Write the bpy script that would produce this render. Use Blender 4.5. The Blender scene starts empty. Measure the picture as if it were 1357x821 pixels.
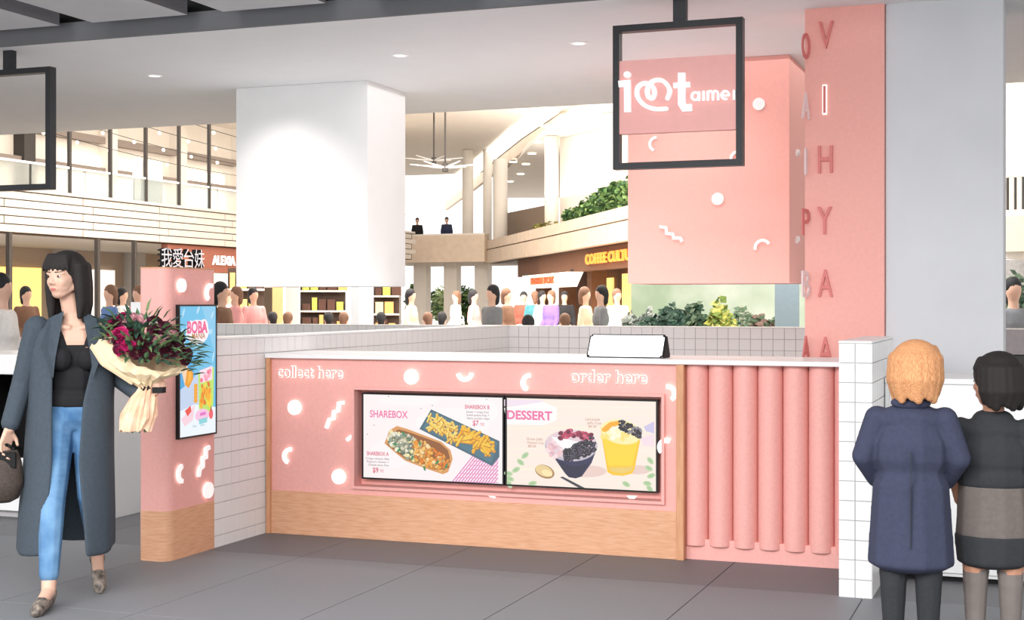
import bpy, bmesh, math, random
from mathutils import Vector, Matrix, Euler
random.seed(7)
SC = bpy.context.scene
COL = SC.collection
PI = math.pi
# ------------------------------------------------------------------ camera
CAM_YAW = math.radians(20.6)
ca, sa, F = math.cos(CAM_YAW), math.sin(CAM_YAW), 1869.0
cam = bpy.data.cameras.new('camera')
camo = bpy.data.objects.new('camera', cam); COL.objects.link(camo)
camo.location = (0, 0, 1.5); camo.rotation_euler = (PI/2, 0, CAM_YAW)
cam.sensor_width = 36; cam.lens = F/1357*36; cam.shift_y = -10.5/1357
cam.clip_end = 300
SC.camera = camo
# ------------------------------------------------------------------ world, exposure
w = bpy.data.worlds.new('world'); SC.world = w; w.use_nodes = True
bg = w.node_tree.nodes['Background']
bg.inputs[0].default_value = (1.0, 0.99, 0.98, 1); bg.inputs[1].default_value = 1.45
SC.view_settings.view_transform = 'Standard'; SC.view_settings.look = 'None'
SC.view_settings.gamma = 1; SC.view_settings.use_curve_mapping = False
SC.view_settings.exposure = 0.2
SC.render.film_transparent = False

def lamp(kind, name, loc, power, color=(1, 1, 1), size=1, size_y=None, rot=(0, 0, 0), spot=None, blend=.5):
    l = bpy.data.lights.new(name, kind); l.energy = power; l.color = color
    if kind == 'AREA':
        l.size = size
        if size_y: l.shape = 'RECTANGLE'; l.size_y = size_y
    else: l.shadow_soft_size = size
    if kind == 'SPOT': l.spot_size = spot; l.spot_blend = blend
    o = bpy.data.objects.new(name, l); COL.objects.link(o); o.location = loc; o.rotation_euler = rot
    return o
# large added area lamps without fixtures: hall front, stall interior, atrium and wings
lamp('AREA', 'hall_front_fill', (-2.4, -1.0, 4.4), 780, (1, .99, .985), 8, 2.6, rot=(math.radians(48), 0, math.radians(5)))  # added behind the camera to brighten the counter front; no such fixture
lamp('AREA', 'hall_up_fill', (-3.5, 3.5, 2.6), 170, (.97, .985, 1), 9, 3, rot=(PI, 0, 0))  # added upward fill that lightens the undersides of the grey ceiling panels
lamp('AREA', 'stall_down_fill', (-3.2, 10.4, 3.30), 26, (1, .98, .96), 4, 2.6)  # unseen overhead fill added for the stall interior
lamp('AREA', 'stall_up_fill', (-3.9, 10.2, 1.4), 20, (1, .99, .98), 5, 1.2, rot=(PI, 0, 0))  # added fill facing up to lighten the stall ceiling, not a real uplighter
lamp('AREA', 'atrium_light', (-12, 34, 7.6), 1500, (1, .95, .89), 18, 26)
lamp('AREA', 'atrium_up_fill', (-9, 36, 5.2), 2600, (1, .96, .91), 16, 30, rot=(PI, 0, 0))  # second added atrium fill, aimed up to lighten its ceiling
lamp('AREA', 'left_wing_light', (-25, 36, 7.6), 500, (1, .92, .82), 4, 22)
lamp('AREA', 'right_wing_light', (-2, 36, 6.8), 300, (1, .94, .88), 8, 14)
lamp('AREA', 'left_shops_fill', (-19, 30, 2.9), 260, (1, .95, .88), 1.5, 14, rot=(0, math.radians(-50), 0))  # added to lift the dark ground-floor shops at left
lamp('AREA', 'garden_fill', (-2.0, 14.6, 3.3), 130, (1, 1, .97), 3, 1, rot=(math.radians(50), 0, math.radians(-8)))  # added to brighten the wall behind the shrubs
# added front fill, no pendants, reaching the planted balcony and the shops below it
lamp('AREA', 'atrium_front_fill', (-10, 22, 6.5), 2600, (1, .95, .88), 14, 3, rot=(math.radians(60), 0, math.radians(-8)))

# ------------------------------------------------------------------ materials
def lin(c):
    c = c/255
    return c/12.92 if c <= .04045 else ((c+.055)/1.055)**2.4
def rgb(t): return (lin(t[0]), lin(t[1]), lin(t[2]), 1)
MATS = {}
def mat(name, col, rough=.6, metal=0, emit=0, noise=0, scale=20, col2=None, spec=.4, stretch=None, bump=0, trans=0):
    if name in MATS: return MATS[name]
    m = bpy.data.materials.new(name); m.use_nodes = True; MATS[name] = m
    nt = m.node_tree; b = nt.nodes['Principled BSDF']
    b.inputs['Base Color'].default_value = rgb(col); b.inputs['Roughness'].default_value = rough
    b.inputs['Metallic'].default_value = metal; b.inputs['Specular IOR Level'].default_value = spec
    if trans: b.inputs['Transmission Weight'].default_value = trans
    if emit:
        b.inputs['Emission Color'].default_value = rgb(col); b.inputs['Emission Strength'].default_value = emit
    if noise or col2 or bump:
        tc = nt.nodes.new('ShaderNodeTexCoord'); mp = nt.nodes.new('ShaderNodeMapping')
        n = nt.nodes.new('ShaderNodeTexNoise'); n.inputs['Scale'].default_value = scale; n.inputs['Detail'].default_value = 4
        if stretch: mp.inputs['Scale'].default_value = stretch
        nt.links.new(tc.outputs['Object'], mp.inputs[0]); nt.links.new(mp.outputs[0], n.inputs['Vector'])
        if noise or col2:
            r = nt.nodes.new('ShaderNodeValToRGB')
            c1 = rgb(col); c2 = rgb(col2) if col2 else tuple(x*(1-noise) for x in c1[:3])+(1,)
            r.color_ramp.elements[0].position = .32; r.color_ramp.elements[1].position = .68
            r.color_ramp.elements[0].color = c2; r.color_ramp.elements[1].color = c1
            nt.links.new(n.outputs['Fac'], r.inputs[0]); nt.links.new(r.outputs[0], b.inputs['Base Color'])
        if bump:
            bp = nt.nodes.new('ShaderNodeBump'); bp.inputs['Strength'].default_value = bump; bp.inputs['Distance'].default_value = .002
            nt.links.new(n.outputs['Fac'], bp.inputs['Height']); nt.links.new(bp.outputs[0], b.inputs['Normal'])
    return m
PINK = mat('pink_lacquer', (242, 178, 170), .5, noise=.07, scale=60)
PINKD = mat('pink_lacquer_deep', (234, 160, 153), .55, noise=.05, scale=60)
PINKW = mat('pink_wall_paint', (244, 178, 168), .75, noise=.05, scale=40)
PINKL = mat('pink_pale_trim', (246, 196, 188), .5, noise=.03)
WOOD = mat('light_wood', (228, 178, 144), .42, col2=(212, 156, 120), scale=9, stretch=(1.2, 1.2, 14), bump=.15)
WOODV = mat('light_wood_edge', (218, 164, 126), .45, col2=(202, 144, 106), scale=9, stretch=(8, 8, .8))
WHITE = mat('white_solid', (246, 246, 246), .35, noise=.02)
WALLW = mat('white_paint', (240, 241, 241), .8, noise=.02, scale=6)
TILE = mat('white_tile', (240, 239, 239), .25, noise=.03, scale=3)
GROUT = mat('grey_grout', (188, 186, 188), .9, noise=.1)
BLACK = mat('black_steel', (36, 38, 43), .45, noise=.15, scale=30)
BLK = mat('black_matt', (8, 8, 9), .7, noise=.1)
BEZEL = mat('black_bezel', (14, 14, 16), .4, noise=.1)
GLOW = mat('white_backlight', (255, 250, 245), .5, emit=1.4, noise=.01)
ACRYL = mat('white_acrylic', (255, 253, 252), .4, emit=.3, noise=.01)
CEIL = mat('ceiling_white', (240, 241, 243), .85, noise=.02, scale=4)
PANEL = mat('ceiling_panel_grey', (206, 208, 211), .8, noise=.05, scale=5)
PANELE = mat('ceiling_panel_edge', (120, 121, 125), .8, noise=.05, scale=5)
CONC = mat('grey_column_plaster', (214, 216, 220), .85, noise=.05, scale=3)
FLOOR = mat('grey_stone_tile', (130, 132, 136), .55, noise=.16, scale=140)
FLOORD = mat('grey_stone_tile_darker', (116, 116, 120), .55, noise=.16, scale=140)  # darker grey version of the floor tile, used in the strip by the counter
JOINT = mat('floor_joint', (84, 84, 86), .9, noise=.1)

def vmat(name, emit=1.0):
    m = bpy.data.materials.new(name); m.use_nodes = True
    nt = m.node_tree; b = nt.nodes['Principled BSDF']
    a = nt.nodes.new('ShaderNodeAttribute'); a.attribute_name = 'Col'
    nt.links.new(a.outputs['Color'], b.inputs['Emission Color']); b.inputs['Emission Strength'].default_value = emit
    b.inputs['Base Color'].default_value = (.02, .02, .02, 1); b.inputs['Roughness'].default_value = .5
    return m
SCREEN = vmat('lit_screen_picture', .84)

# ------------------------------------------------------------------ pixel rays (measuring helper for placing things in the room)
def ray(px, py):
    dx = (px-678.5)/F; dz = (400-py)/F
    return Vector((dx*ca-sa, dx*sa+ca, dz))
def _at(r, t): return Vector((r[0]*t, r[1]*t, 1.5+r[2]*t))
def atY(px, py, Y): r = ray(px, py); return _at(r, Y/r[1])
def atX(px, py, X): r = ray(px, py); return _at(r, X/r[0])
def atZ(px, py, Z): r = ray(px, py); return _at(r, (Z-1.5)/r[2])
def atD(px, py, D): return _at(ray(px, py), D)

# ------------------------------------------------------------------ object helpers
def tag(o, label=None, cat=None, group=None, kind=None):
    if label: o['label'] = label
    if cat: o['category'] = cat
    if group: o['group'] = group
    if kind: o['kind'] = kind
    return o
def thing(name, label, cat, loc=(0, 0, 0), rz=0, group=None):
    o = bpy.data.objects.new(name, None); COL.objects.link(o); o.location = loc; o.rotation_euler = (0, 0, rz)
    o.empty_display_size = .1
    return tag(o, label, cat, group)
def link(name, me, m=None, parent=None, loc=(0, 0, 0), rot=(0, 0, 0)):
    o = bpy.data.objects.new(name, me); COL.objects.link(o); o.location = loc; o.rotation_euler = rot
    if m is not None:
        if not me.materials:
            for mm in (m if isinstance(m, (list, tuple)) else [m]): me.materials.append(mm)
    if parent: o.parent = parent
    return o
def bm_obj(name, bm, m, parent=None, smooth=False, loc=(0, 0, 0), rot=(0, 0, 0)):
    bmesh.ops.recalc_face_normals(bm, faces=bm.faces)
    me = bpy.data.meshes.new(name); bm.to_mesh(me); bm.free()
    if smooth:
        for p in me.polygons: p.use_smooth = True
    return link(name, me, m, parent, loc, rot)
def box(bm, x0, x1, y0, y1, z0, z1, bev=0, mi=0):
    vs = [bm.verts.new((x, y, z)) for z in (z0, z1) for x, y in ((x0, y0), (x1, y0), (x1, y1), (x0, y1))]
    fs = [bm.faces.new([vs[i] for i in f]) for f in ((3, 2, 1, 0), (4, 5, 6, 7), (0, 1, 5, 4), (1, 2, 6, 5), (2, 3, 7, 6), (3, 0, 4, 7))]
    for f in fs: f.material_index = mi
    if bev:
        es = list({e for f in fs for e in f.edges})
        bmesh.ops.bevel(bm, geom=es, offset=bev, segments=1, affect='EDGES')
    return fs
def boxo(name, x0, x1, y0, y1, z0, z1, m, parent=None, bev=0, loc=(0, 0, 0), rot=(0, 0, 0)):
    bm = bmesh.new(); box(bm, x0, x1, y0, y1, z0, z1, bev)
    return bm_obj(name, bm, m, parent, loc=loc, rot=rot)
def seg(name, a, b, z0, z1, th, m, parent=None):
    """upright slab between plan points a and b, thickness th to its far side"""
    a = Vector((a[0], a[1])); b = Vector((b[0], b[1])); d = (b-a).normalized(); n = Vector((-d.y, d.x))
    if n.dot(a) < 0: n = -n
    bm = bmesh.new()
    pts = [a, b, b+n*th, a+n*th]
    lo = [bm.verts.new((p.x, p.y, z0)) for p in pts]; hi = [bm.verts.new((p.x, p.y, z1)) for p in pts]
    bm.faces.new(lo[::-1]); bm.faces.new(hi)
    for i in range(4): bm.faces.new((lo[i], lo[(i+1) % 4], hi[(i+1) % 4], hi[i]))
    return bm_obj(name, bm, m, parent)
def prism(bm, pts, z0, z1, M=None):
    """2D polygon pts extruded from z0 to z1 (local), then transformed by M"""
    lo = [bm.verts.new((p[0], p[1], z0)) for p in pts]; hi = [bm.verts.new((p[0], p[1], z1)) for p in pts]
    fs = [bm.faces.new(lo[::-1]), bm.faces.new(hi)]
    n = len(pts)
    for i in range(n): fs.append(bm.faces.new((lo[i], lo[(i+1) % n], hi[(i+1) % n], hi[i])))
    if M is not None: bmesh.ops.transform(bm, matrix=M, verts=lo+hi)
    return fs
def cyl(bm, p0, p1, r0, r1=None, n=12, cap=True):
    p0 = Vector(p0); p1 = Vector(p1); r1 = r0 if r1 is None else r1
    d = (p1-p0).normalized(); u = d.orthogonal().normalized(); v = d.cross(u)
    A = [bm.verts.new(p0+(u*math.cos(2*PI*i/n)+v*math.sin(2*PI*i/n))*r0) for i in range(n)]
    B = [bm.verts.new(p1+(u*math.cos(2*PI*i/n)+v*math.sin(2*PI*i/n))*r1) for i in range(n)]
    for i in range(n): bm.faces.new((A[i], A[(i+1) % n], B[(i+1) % n], B[i]))
    if cap: bm.faces.new(A[::-1]); bm.faces.new(B)
def tube(bm, pts, r, n=8):
    for a, b in zip(pts[:-1], pts[1:]): cyl(bm, a, b, r, r, n)
def circ(cx, cy, rx, ry=None, n=28, a0=0, rot=0):
    ry = rx if ry is None else ry; out = []
    for i in range(n):
        t = a0+2*PI*i/n; x = rx*math.cos(t); y = ry*math.sin(t)
        out.append((cx+x*math.cos(rot)-y*math.sin(rot), cy+x*math.sin(rot)+y*math.cos(rot)))
    return out
def stroke(path, wd, cap='butt'):
    """outline polygon of a 2D polyline with mitred joins"""
    P = [Vector((p[0], p[1])) for p in path]; L = []; R = []
    for i, p in enumerate(P):
        d1 = (p-P[i-1]).normalized() if i else (P[1]-p).normalized()
        d2 = (P[i+1]-p).normalized() if i < len(P)-1 else d1
        t = (d1+d2); t = t.normalized() if t.length > 1e-6 else d1
        n = Vector((-t.y, t.x)); k = 1/max(.4, n.dot(Vector((-d1.y, d1.x))))
        L.append(p+n*wd/2*k); R.append(p-n*wd/2*k)
    out = list(L)
    if cap == 'round':
        d = (P[-1]-P[-2]).normalized(); a = math.atan2(d.y, d.x)
        out += [P[-1]+Vector((math.cos(a+PI/2-PI*j/6), math.sin(a+PI/2-PI*j/6)))*wd/2 for j in range(1, 6)]
    out += R[::-1]
    if cap == 'round':
        d = (P[0]-P[1]).normalized(); a = math.atan2(d.y, d.x)
        out += [P[0]+Vector((math.cos(a+PI/2-PI*j/6), math.sin(a+PI/2-PI*j/6)))*wd/2 for j in range(1, 6)]
    return [(q.x, q.y) for q in out]
def arcpath(cx, cy, r, a0, a1, n=14):
    return [(cx+r*math.cos(math.radians(a0+(a1-a0)*i/n)), cy+r*math.sin(math.radians(a0+(a1-a0)*i/n))) for i in range(n+1)]
def text_raw(s, size, off=0, res=3):
    c = bpy.data.curves.new('t', 'FONT'); c.body = s; c.size = size; c.offset = off; c.resolution_u = res
    o = bpy.data.objects.new('t', c); COL.objects.link(o)
    dg = bpy.context.evaluated_depsgraph_get()
    me = bpy.data.meshes.new_from_object(o.evaluated_get(dg))
    vs = [v.co.copy() for v in me.vertices]; fs = [tuple(p.vertices) for p in me.polygons]
    bpy.data.objects.remove(o); bpy.data.curves.remove(c); bpy.data.meshes.remove(me)
    return vs, fs
def text_flat(s, size, off=0, width=None, sx=1):
    vs, fs = text_raw(s, size, off)
    if not vs: return vs, fs
    x0 = min(v.x for v in vs); x1 = max(v.x for v in vs)
    k = (width/(x1-x0)) if width else sx
    return [Vector(((v.x-x0)*k, v.y, 0)) for v in vs], fs
def glyph_bm(s, size, th, off=0):
    """solid letters, origin at baseline"""
    vs, fs = text_raw(s, size, off)
    bm = bmesh.new(); vv = [bm.verts.new(v) for v in vs]
    for f in fs:
        try: bm.faces.new([vv[i] for i in f])
        except ValueError: pass
    bmesh.ops.remove_doubles(bm, verts=bm.verts, dist=1e-6)
    r = bmesh.ops.extrude_face_region(bm, geom=list(bm.faces))
    bmesh.ops.translate(bm, verts=[e for e in r['geom'] if isinstance(e, bmesh.types.BMVert)], vec=(0, 0, th))
    return bm
def char_offsets(s, size):
    out = []
    for i, ch in enumerate(s):
        if ch == ' ': out.append(None); continue
        a = max(v.x for v in text_raw(s[:i+1], size)[0]); b = max(v.x for v in text_raw(ch, size)[0]); out.append(a-b)
    return out
def plane_mat(o, facing):
    """matrix: local x right, y up, z towards the viewer. facing '-Y' or '+X'"""
    R = {'-Y': Euler((PI/2, 0, 0)), '+X': Euler((PI/2, 0, PI/2))}[facing].to_matrix().to_4x4()
    return Matrix.Translation(o) @ R

# ------------------------------------------------------------------ floor
fl = thing('floor', None, None); fl['kind'] = 'structure'; fl['label'] = 'grey stone floor laid in large strips'
boxo('joint_bed', -30, 12, -1, 13.0, -.06, -.004, JOINT, fl)
TW = .81; x0s = -1.66
protoA = protoB = None
def tile_mesh(name, wx, wy, th, m):
    bm = bmesh.new(); box(bm, -wx/2, wx/2, -wy/2, wy/2, -th, 0, .0015)
    bmesh.ops.recalc_face_normals(bm, faces=bm.faces)
    me = bpy.data.meshes.new(name); bm.to_mesh(me); bm.free(); me.materials.append(m); return me
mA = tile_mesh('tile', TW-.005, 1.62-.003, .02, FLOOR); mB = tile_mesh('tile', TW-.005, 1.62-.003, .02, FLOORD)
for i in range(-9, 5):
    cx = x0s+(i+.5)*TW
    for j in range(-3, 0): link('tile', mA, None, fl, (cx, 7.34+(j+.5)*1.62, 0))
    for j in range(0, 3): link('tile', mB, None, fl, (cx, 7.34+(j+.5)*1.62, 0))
mall_floor = boxo('floor', -60, 30, 13, 110, -.08, -.002, mat('mall_floor_stone', (204, 196, 188), .35, noise=.1, scale=2), None)
tag(mall_floor, 'beige polished mall floor beyond the stall', kind='structure')

# ------------------------------------------------------------------ ceiling
CZ = 3.33
ce = thing('ceiling', 'white stall ceiling with grey slab panels in front', None); ce['kind'] = 'structure'
boxo('soffit', -14, 6, 8.2, 12.5, CZ, CZ+.08, CEIL, ce)
boxo('fascia', -14, 6, 8.17, 8.2, CZ, 3.46, PANELE, ce)
boxo('void_lid', -14, 8, 2.0, 12.5, 4.75, 4.8, BLK, ce)
boxo('void_back', -14, 6, 8.2, 8.25, 3.46, 4.75, BLK, ce)
PZ = 3.40
xa, xb, xc = atZ(112, 43, PZ).x, atZ(155, 39.5, PZ).x, atZ(278, 29.5, PZ).x
pw = xc-xb; per = xb-xa+pw
bm = bmesh.new(); box(bm, 0, pw, 2.2, 7.98, PZ, PZ+.14)
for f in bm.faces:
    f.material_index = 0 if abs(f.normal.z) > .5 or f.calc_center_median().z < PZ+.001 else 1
bmesh.ops.recalc_face_normals(bm, faces=bm.faces)
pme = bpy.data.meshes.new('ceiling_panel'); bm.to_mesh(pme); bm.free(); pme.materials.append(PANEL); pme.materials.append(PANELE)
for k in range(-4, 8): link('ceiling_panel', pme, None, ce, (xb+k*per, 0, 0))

# downlights
def downlight(px, py, label):
    p = atZ(px, py, CZ); t = thing('downlight', label, 'ceiling light', (p.x, p.y, CZ), group='recessed downlights in the stall ceiling')
    bm = bmesh.new()
    n = 24
    o = [bm.verts.new((.065*math.cos(2*PI*i/n), .065*math.sin(2*PI*i/n), -.004)) for i in range(n)]
    q = [bm.verts.new((.045*math.cos(2*PI*i/n), .045*math.sin(2*PI*i/n), -.006)) for i in range(n)]
    s = [bm.verts.new((.065*math.cos(2*PI*i/n), .065*math.sin(2*PI*i/n), 0)) for i in range(n)]
    for i in range(n):
        j = (i+1) % n; bm.faces.new((o[i], o[j], q[j], q[i])); bm.faces.new((s[i], s[j], o[j], o[i]))
    bm_obj('trim_ring', bm, WHITE, t)
    bm = bmesh.new(); prism(bm, circ(0, 0, .045), -.005, -.001); bm_obj('lens', bm, GLOW, t)
    l = lamp('SPOT', 'downlight_beam', (p.x, p.y, CZ-.03), 60, (1, .95, .9), .04, rot=(0, 0, 0), spot=math.radians(95), blend=.8)
    return t
downlight(205, 100, 'small round downlight left of the white hanging box')
downlight(530, 73, 'small round downlight above the right edge of the white hanging box')
downlight(767, 57, 'small round downlight just left of the framed logo sign')
# wall washers aimed at both hanging boxes (glow scallops on their faces)
def washer(x, y, tx, ty, tz, power, spot=60):
    l = lamp('SPOT', 'box_wash_light', (x, y, CZ-.03), power, (1, .95, .9), .05, spot=math.radians(spot), blend=1)
    d = Vector((tx-x, ty-y, tz-CZ)); l.rotation_euler = d.to_track_quat('-Z', 'Y').to_euler()
washer(-5.95, 9.7, -5.95, 10.48, 1.9, 40, 95); washer(-2.5, 9.5, -2.4, 10.48, 1.8, 34, 95)

# ------------------------------------------------------------------ tiled low walls
XW = -4.73
def tmesh(a, b):
    bm = bmesh.new(); box(bm, -a/2, a/2, -.004, .002, -b/2, b/2, .001)
    bmesh.ops.recalc_face_normals(bm, faces=bm.faces)
    me = bpy.data.meshes.new('tile'); bm.to_mesh(me); bm.free(); me.materials.append(TILE); return me
G = .004
t10 = tmesh(.1-G, .1-G)
def tiles(parent, x, y, z0, z1, n, dirv, rz, me, step=.1):
    k = 0
    for j in range(int(round((z1-z0)/.1))):
        for i in range(n):
            link('tile', me, None, parent, (x+dirv[0]*(i+.5)*step, y+dirv[1]*(i+.5)*step, z0+(j+.5)*.1), (0, 0, rz)); k += 1
WT = 1.27
wl = thing('wall_left', 'low white tiled wall running back from the kiosk', None); wl['kind'] = 'structure'
boxo('wall_core', XW-.2, XW-.004, 7.41, 12.5, 0, WT, GROUT, wl)
boxo('cap', XW-.204, XW+.002, 7.408, 12.5, WT, WT+.012, WHITE, wl)
tiles(wl, XW-.002, 7.41, -.03, 1.27, 7, (0, 1), PI/2, t10)
tiles(wl, XW-.002, 8.11, .87, 1.27, 44, (0, 1), PI/2, t10)
wb = thing('wall_back', 'low white square-tiled wall at the back of the stall', None); wb['kind'] = 'structure'
boxo('wall_core', -8.6, 3.0, 12.504, 12.7, 0, WT, GROUT, wb)
boxo('cap', -8.6, 3.0, 12.5, 12.7, WT, WT+.008, WHITE, wb)
tiles(wb, -8.03, 12.502, .97, 1.27, 63, (1, 0), 0, t10)
boxo('wall_left_return', 0, 0, 0, 0, 0, 0, WHITE) if False else None
wr = thing('wall_right', 'low white tiled end wall right of the counter', None); wr['kind'] = 'structure'
RX0, RX1, RY0, RY1 = -.972, -.806, 7.32, 8.42
boxo('wall_core', RX0+.004, RX1-.004, RY0+.004, RY1, 0, 1.292, GROUT, wr)
boxo('cap', RX0, RX1, RY0, RY1, 1.292, 1.302, WHITE, wr)
t8 = tmesh(.083-G, .1-G)
tiles(wr, RX0, RY0+.002, -.01, 1.29, 2, (1, 0), 0, t8, .083)
tiles(wr, RX1-.002, RY0, -.01, 1.29, 11, (0, 1), PI/2, t10)

# ------------------------------------------------------------------ decorative shapes & letters
def shape(name, polys, plane, parent, gap=.012, th=.008, face=ACRYL, glow=True):
    """polys in local metres on plane matrix; white face standing off the panel with a lit back"""
    bm = bmesh.new()
    for p in polys: prism(bm, p, gap, gap+th)
    bmesh.ops.transform(bm, matrix=plane, verts=bm.verts)
    o = bm_obj(name, bm, face, parent)
    if glow:
        bm = bmesh.new()
        for p in polys: prism(bm, p, gap-.005, gap-.001)
        bmesh.ops.transform(bm, matrix=plane, verts=bm.verts)
        bm_obj('back_light', bm, GLOW, o)
    return o
def yframe(px, py, Y): return plane_mat(atY(px, py, Y), '-Y')
def xframe(px, py, X): return plane_mat(atX(px, py, X), '+X')
def letters(s, size, plane, parent, face, th, gap, off, glow=None, goff=.004, width=None, name='letter'):
    offs = char_offsets(s, size)
    tot = max(v.x for v in text_raw(s, size, off)[0]); k = width/tot if width else 1
    for ch, ox in zip(s, offs):
        if ox is None: continue
        bm = glyph_bm(ch, size, th, off)
        M = plane @ Matrix.Diagonal((k, 1, 1, 1)) @ Matrix.Translation((ox, 0, gap)) 
        bmesh.ops.transform(bm, matrix=M, verts=bm.verts); o = bm_obj(name, bm, face, parent)
        if glow:
            bm = glyph_bm(ch, size, .004, off+goff)
            bmesh.ops.transform(bm, matrix=plane @ Matrix.Diagonal((k, 1, 1, 1)) @ Matrix.Translation((ox, 0, gap-.006)), verts=bm.verts)
            bm_obj('back_light', bm, glow, o)
DOT = [circ(0, 0, .048)]
def ARC(rot, r=.045, wd=.026, sweep=165):
    return [stroke(arcpath(0, 0, r, rot, rot+sweep), wd)]
def pxzig(pts, sc, wd, cx, cy):
    return [stroke([((x-cx)/sc, -(y-cy)/sc) for x, y in pts], wd)]

# ------------------------------------------------------------------ service counter
CY = 8.03
ct = thing('service_counter', 'long pink and wood service counter with white worktop and fluted right end', 'counter', (-2.85, CY, 0))
def part(o):  # re-parent keeping world coordinates
    return o
OFF = Matrix.Translation((2.85, -CY, 0))
class Rel:  # builds parts in world coordinates under a root Empty
    pass
def rooted(root):
    root_inv = Matrix.Translation(-Vector(root.location)) if not root.rotation_euler.z else (Matrix.Translation(root.location) @ Matrix.Rotation(root.rotation_euler.z, 4, 'Z')).inverted()
    for c in list(root.children):
        if c.type == 'MESH' and not c.get('_done'):
            c.location = (root_inv @ Matrix.Translation(c.location)).translation
            c['_done'] = 1
for_root = []
def finish_root(root):
    rooted(root)
    for c in root.children:
        if '_done' in c: del c['_done']
X0, XF0, XF1, X1 = -4.722, -1.992, -1.947, -.974
boxo('worktop', X0, X1, CY-.03, CY+.62, 1.138, 1.166, WHITE, ct, .003)
boxo('carcass', X0+.03, X1, CY+.16, CY+.55, .0, 1.138, WALLW, ct)
# pink front with a pocket for the screens
NX0, NX1, NZ0, NZ1 = -4.085, -2.082, .335, .945
bm = bmesh.new()
FY0, FY1 = CY+.01, CY+.16
box(bm, X0+.03, NX0, FY0, FY1, .278, 1.138); box(bm, NX1, XF0, FY0, FY1, .278, 1.138)
box(bm, NX0, NX1, FY0, FY1, NZ1, 1.138); box(bm, NX0, NX1, FY0, FY1, .278, NZ0); box(bm, NX0, NX1, CY+.10, FY1, NZ0, NZ1)
bmesh.ops.remove_doubles(bm, verts=bm.verts, dist=1e-5)
bm_obj('front_panel', bm, PINK, ct)
bm = bmesh.new(); l = .018
box(bm, NX0-l, NX1+l, CY-.012, FY0+.004, NZ1, NZ1+l); box(bm, NX0-l, NX1+l, CY-.012, FY0+.004, NZ0-l, NZ0)
box(bm, NX0-l, NX0, CY-.012, FY0+.004, NZ0, NZ1); box(bm, NX1, NX1+l, CY-.012, FY0+.004, NZ0, NZ1)
bm_obj('screen_surround', bm, PINK, ct)
boxo('plinth', X0+.03, XF0, CY, CY+.16, 0, .278, WOOD, ct, .002)
boxo('end_board', X0, X0+.03, CY-.018, CY+.16, 0, 1.138, WOODV, ct, .002)
boxo('end_board', XF0, XF1, CY-.02, CY+.16, 0, 1.138, WOODV, ct, .002)
boxo('fluted_backing', XF1, X1, CY+.09, CY+.16, 0, 1.138, PINKD, ct)
boxo('kick_board', XF1, X1, CY+.05, CY+.09, 0, .12, PINK, ct)
b0, fp = -1.968, .1446
for k in range(7):
    xl, xr = b0+k*fp+.001, b0+(k+1)*fp-.001; c = (xl+xr)/2; r = (xr-xl)/2
    pts = [(c+r*math.cos(t), .095-.080*math.sin(t)) for t in [PI*i/16 for i in range(17)]]
    pts = [(min(max(x, XF1+.0005), X1-.0005), y) for x, y in pts]
    q = []
    for p in pts:
        if not q or (abs(p[0]-q[-1][0])+abs(p[1]-q[-1][1])) > 1e-5: q.append(p)
    bm = bmesh.new(); fs_ = prism(bm, q, .085, 1.136)
    bmesh.ops.split_edges(bm, edges=list({e for f in fs_[:2] for e in f.edges}))
    bmesh.ops.translate(bm, verts=bm.verts, vec=(0, CY, 0))
    o = bm_obj('flute', bm, PINK, ct)
    for p in o.data.polygons: p.use_smooth = abs(p.normal.z) < .5
FP = CY+.01
def cs(name, px, py, polys): return shape(name, polys, yframe(px, py, FP), ct)
cs('dot', 546, 499, DOT); cs('dot', 391.5, 539.5, DOT); cs('dot', 450, 631, DOT)
cs('arc', 617, 493, ARC(190)); cs('arc', 703, 507, ARC(85)); cs('arc', 386, 604, ARC(80))
Z1 = pxzig([(456, 533), (448, 534), (447, 544.5), (440.5, 546), (439.5, 555.5), (433, 557), (428.5, 569)], 217, .022, 442, 551)
cs('zigzag', 445, 550, Z1)
cs('arc_fragment', 464, 580, [stroke([(-.018, -.014), (.016, .012)], .022)])
cs('arc', 886, 521, ARC(300, .04)); cs('arc', 884, 592, ARC(60, .04, .03))
cs('arc_fragment', 648, 656.5, [[(-.035, .018), (.04, .018), (.045, -.012), (.02, -.006), (-.005, .006)]])
cs('arc_fragment', 838, 658.5, [[(-.03, .01), (.03, .01), (.018, -.006), (-.016, -.006)]])
LET = mat('pale_pink_letter', (240, 182, 176), .5, noise=.02); LETGLOW = mat('letter_halo', (255, 250, 246), .5, emit=1.0, noise=.01)
letters('collect here', .105, yframe(368, 499, FP), ct, LET, .006, .012, .0006, LETGLOW, .0024, .475)
letters('order here', .105, yframe(756, 505.5, FP), ct, LET, .006, .012, .0006, LETGLOW, .0024, .475)
finish_root(ct)

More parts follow.
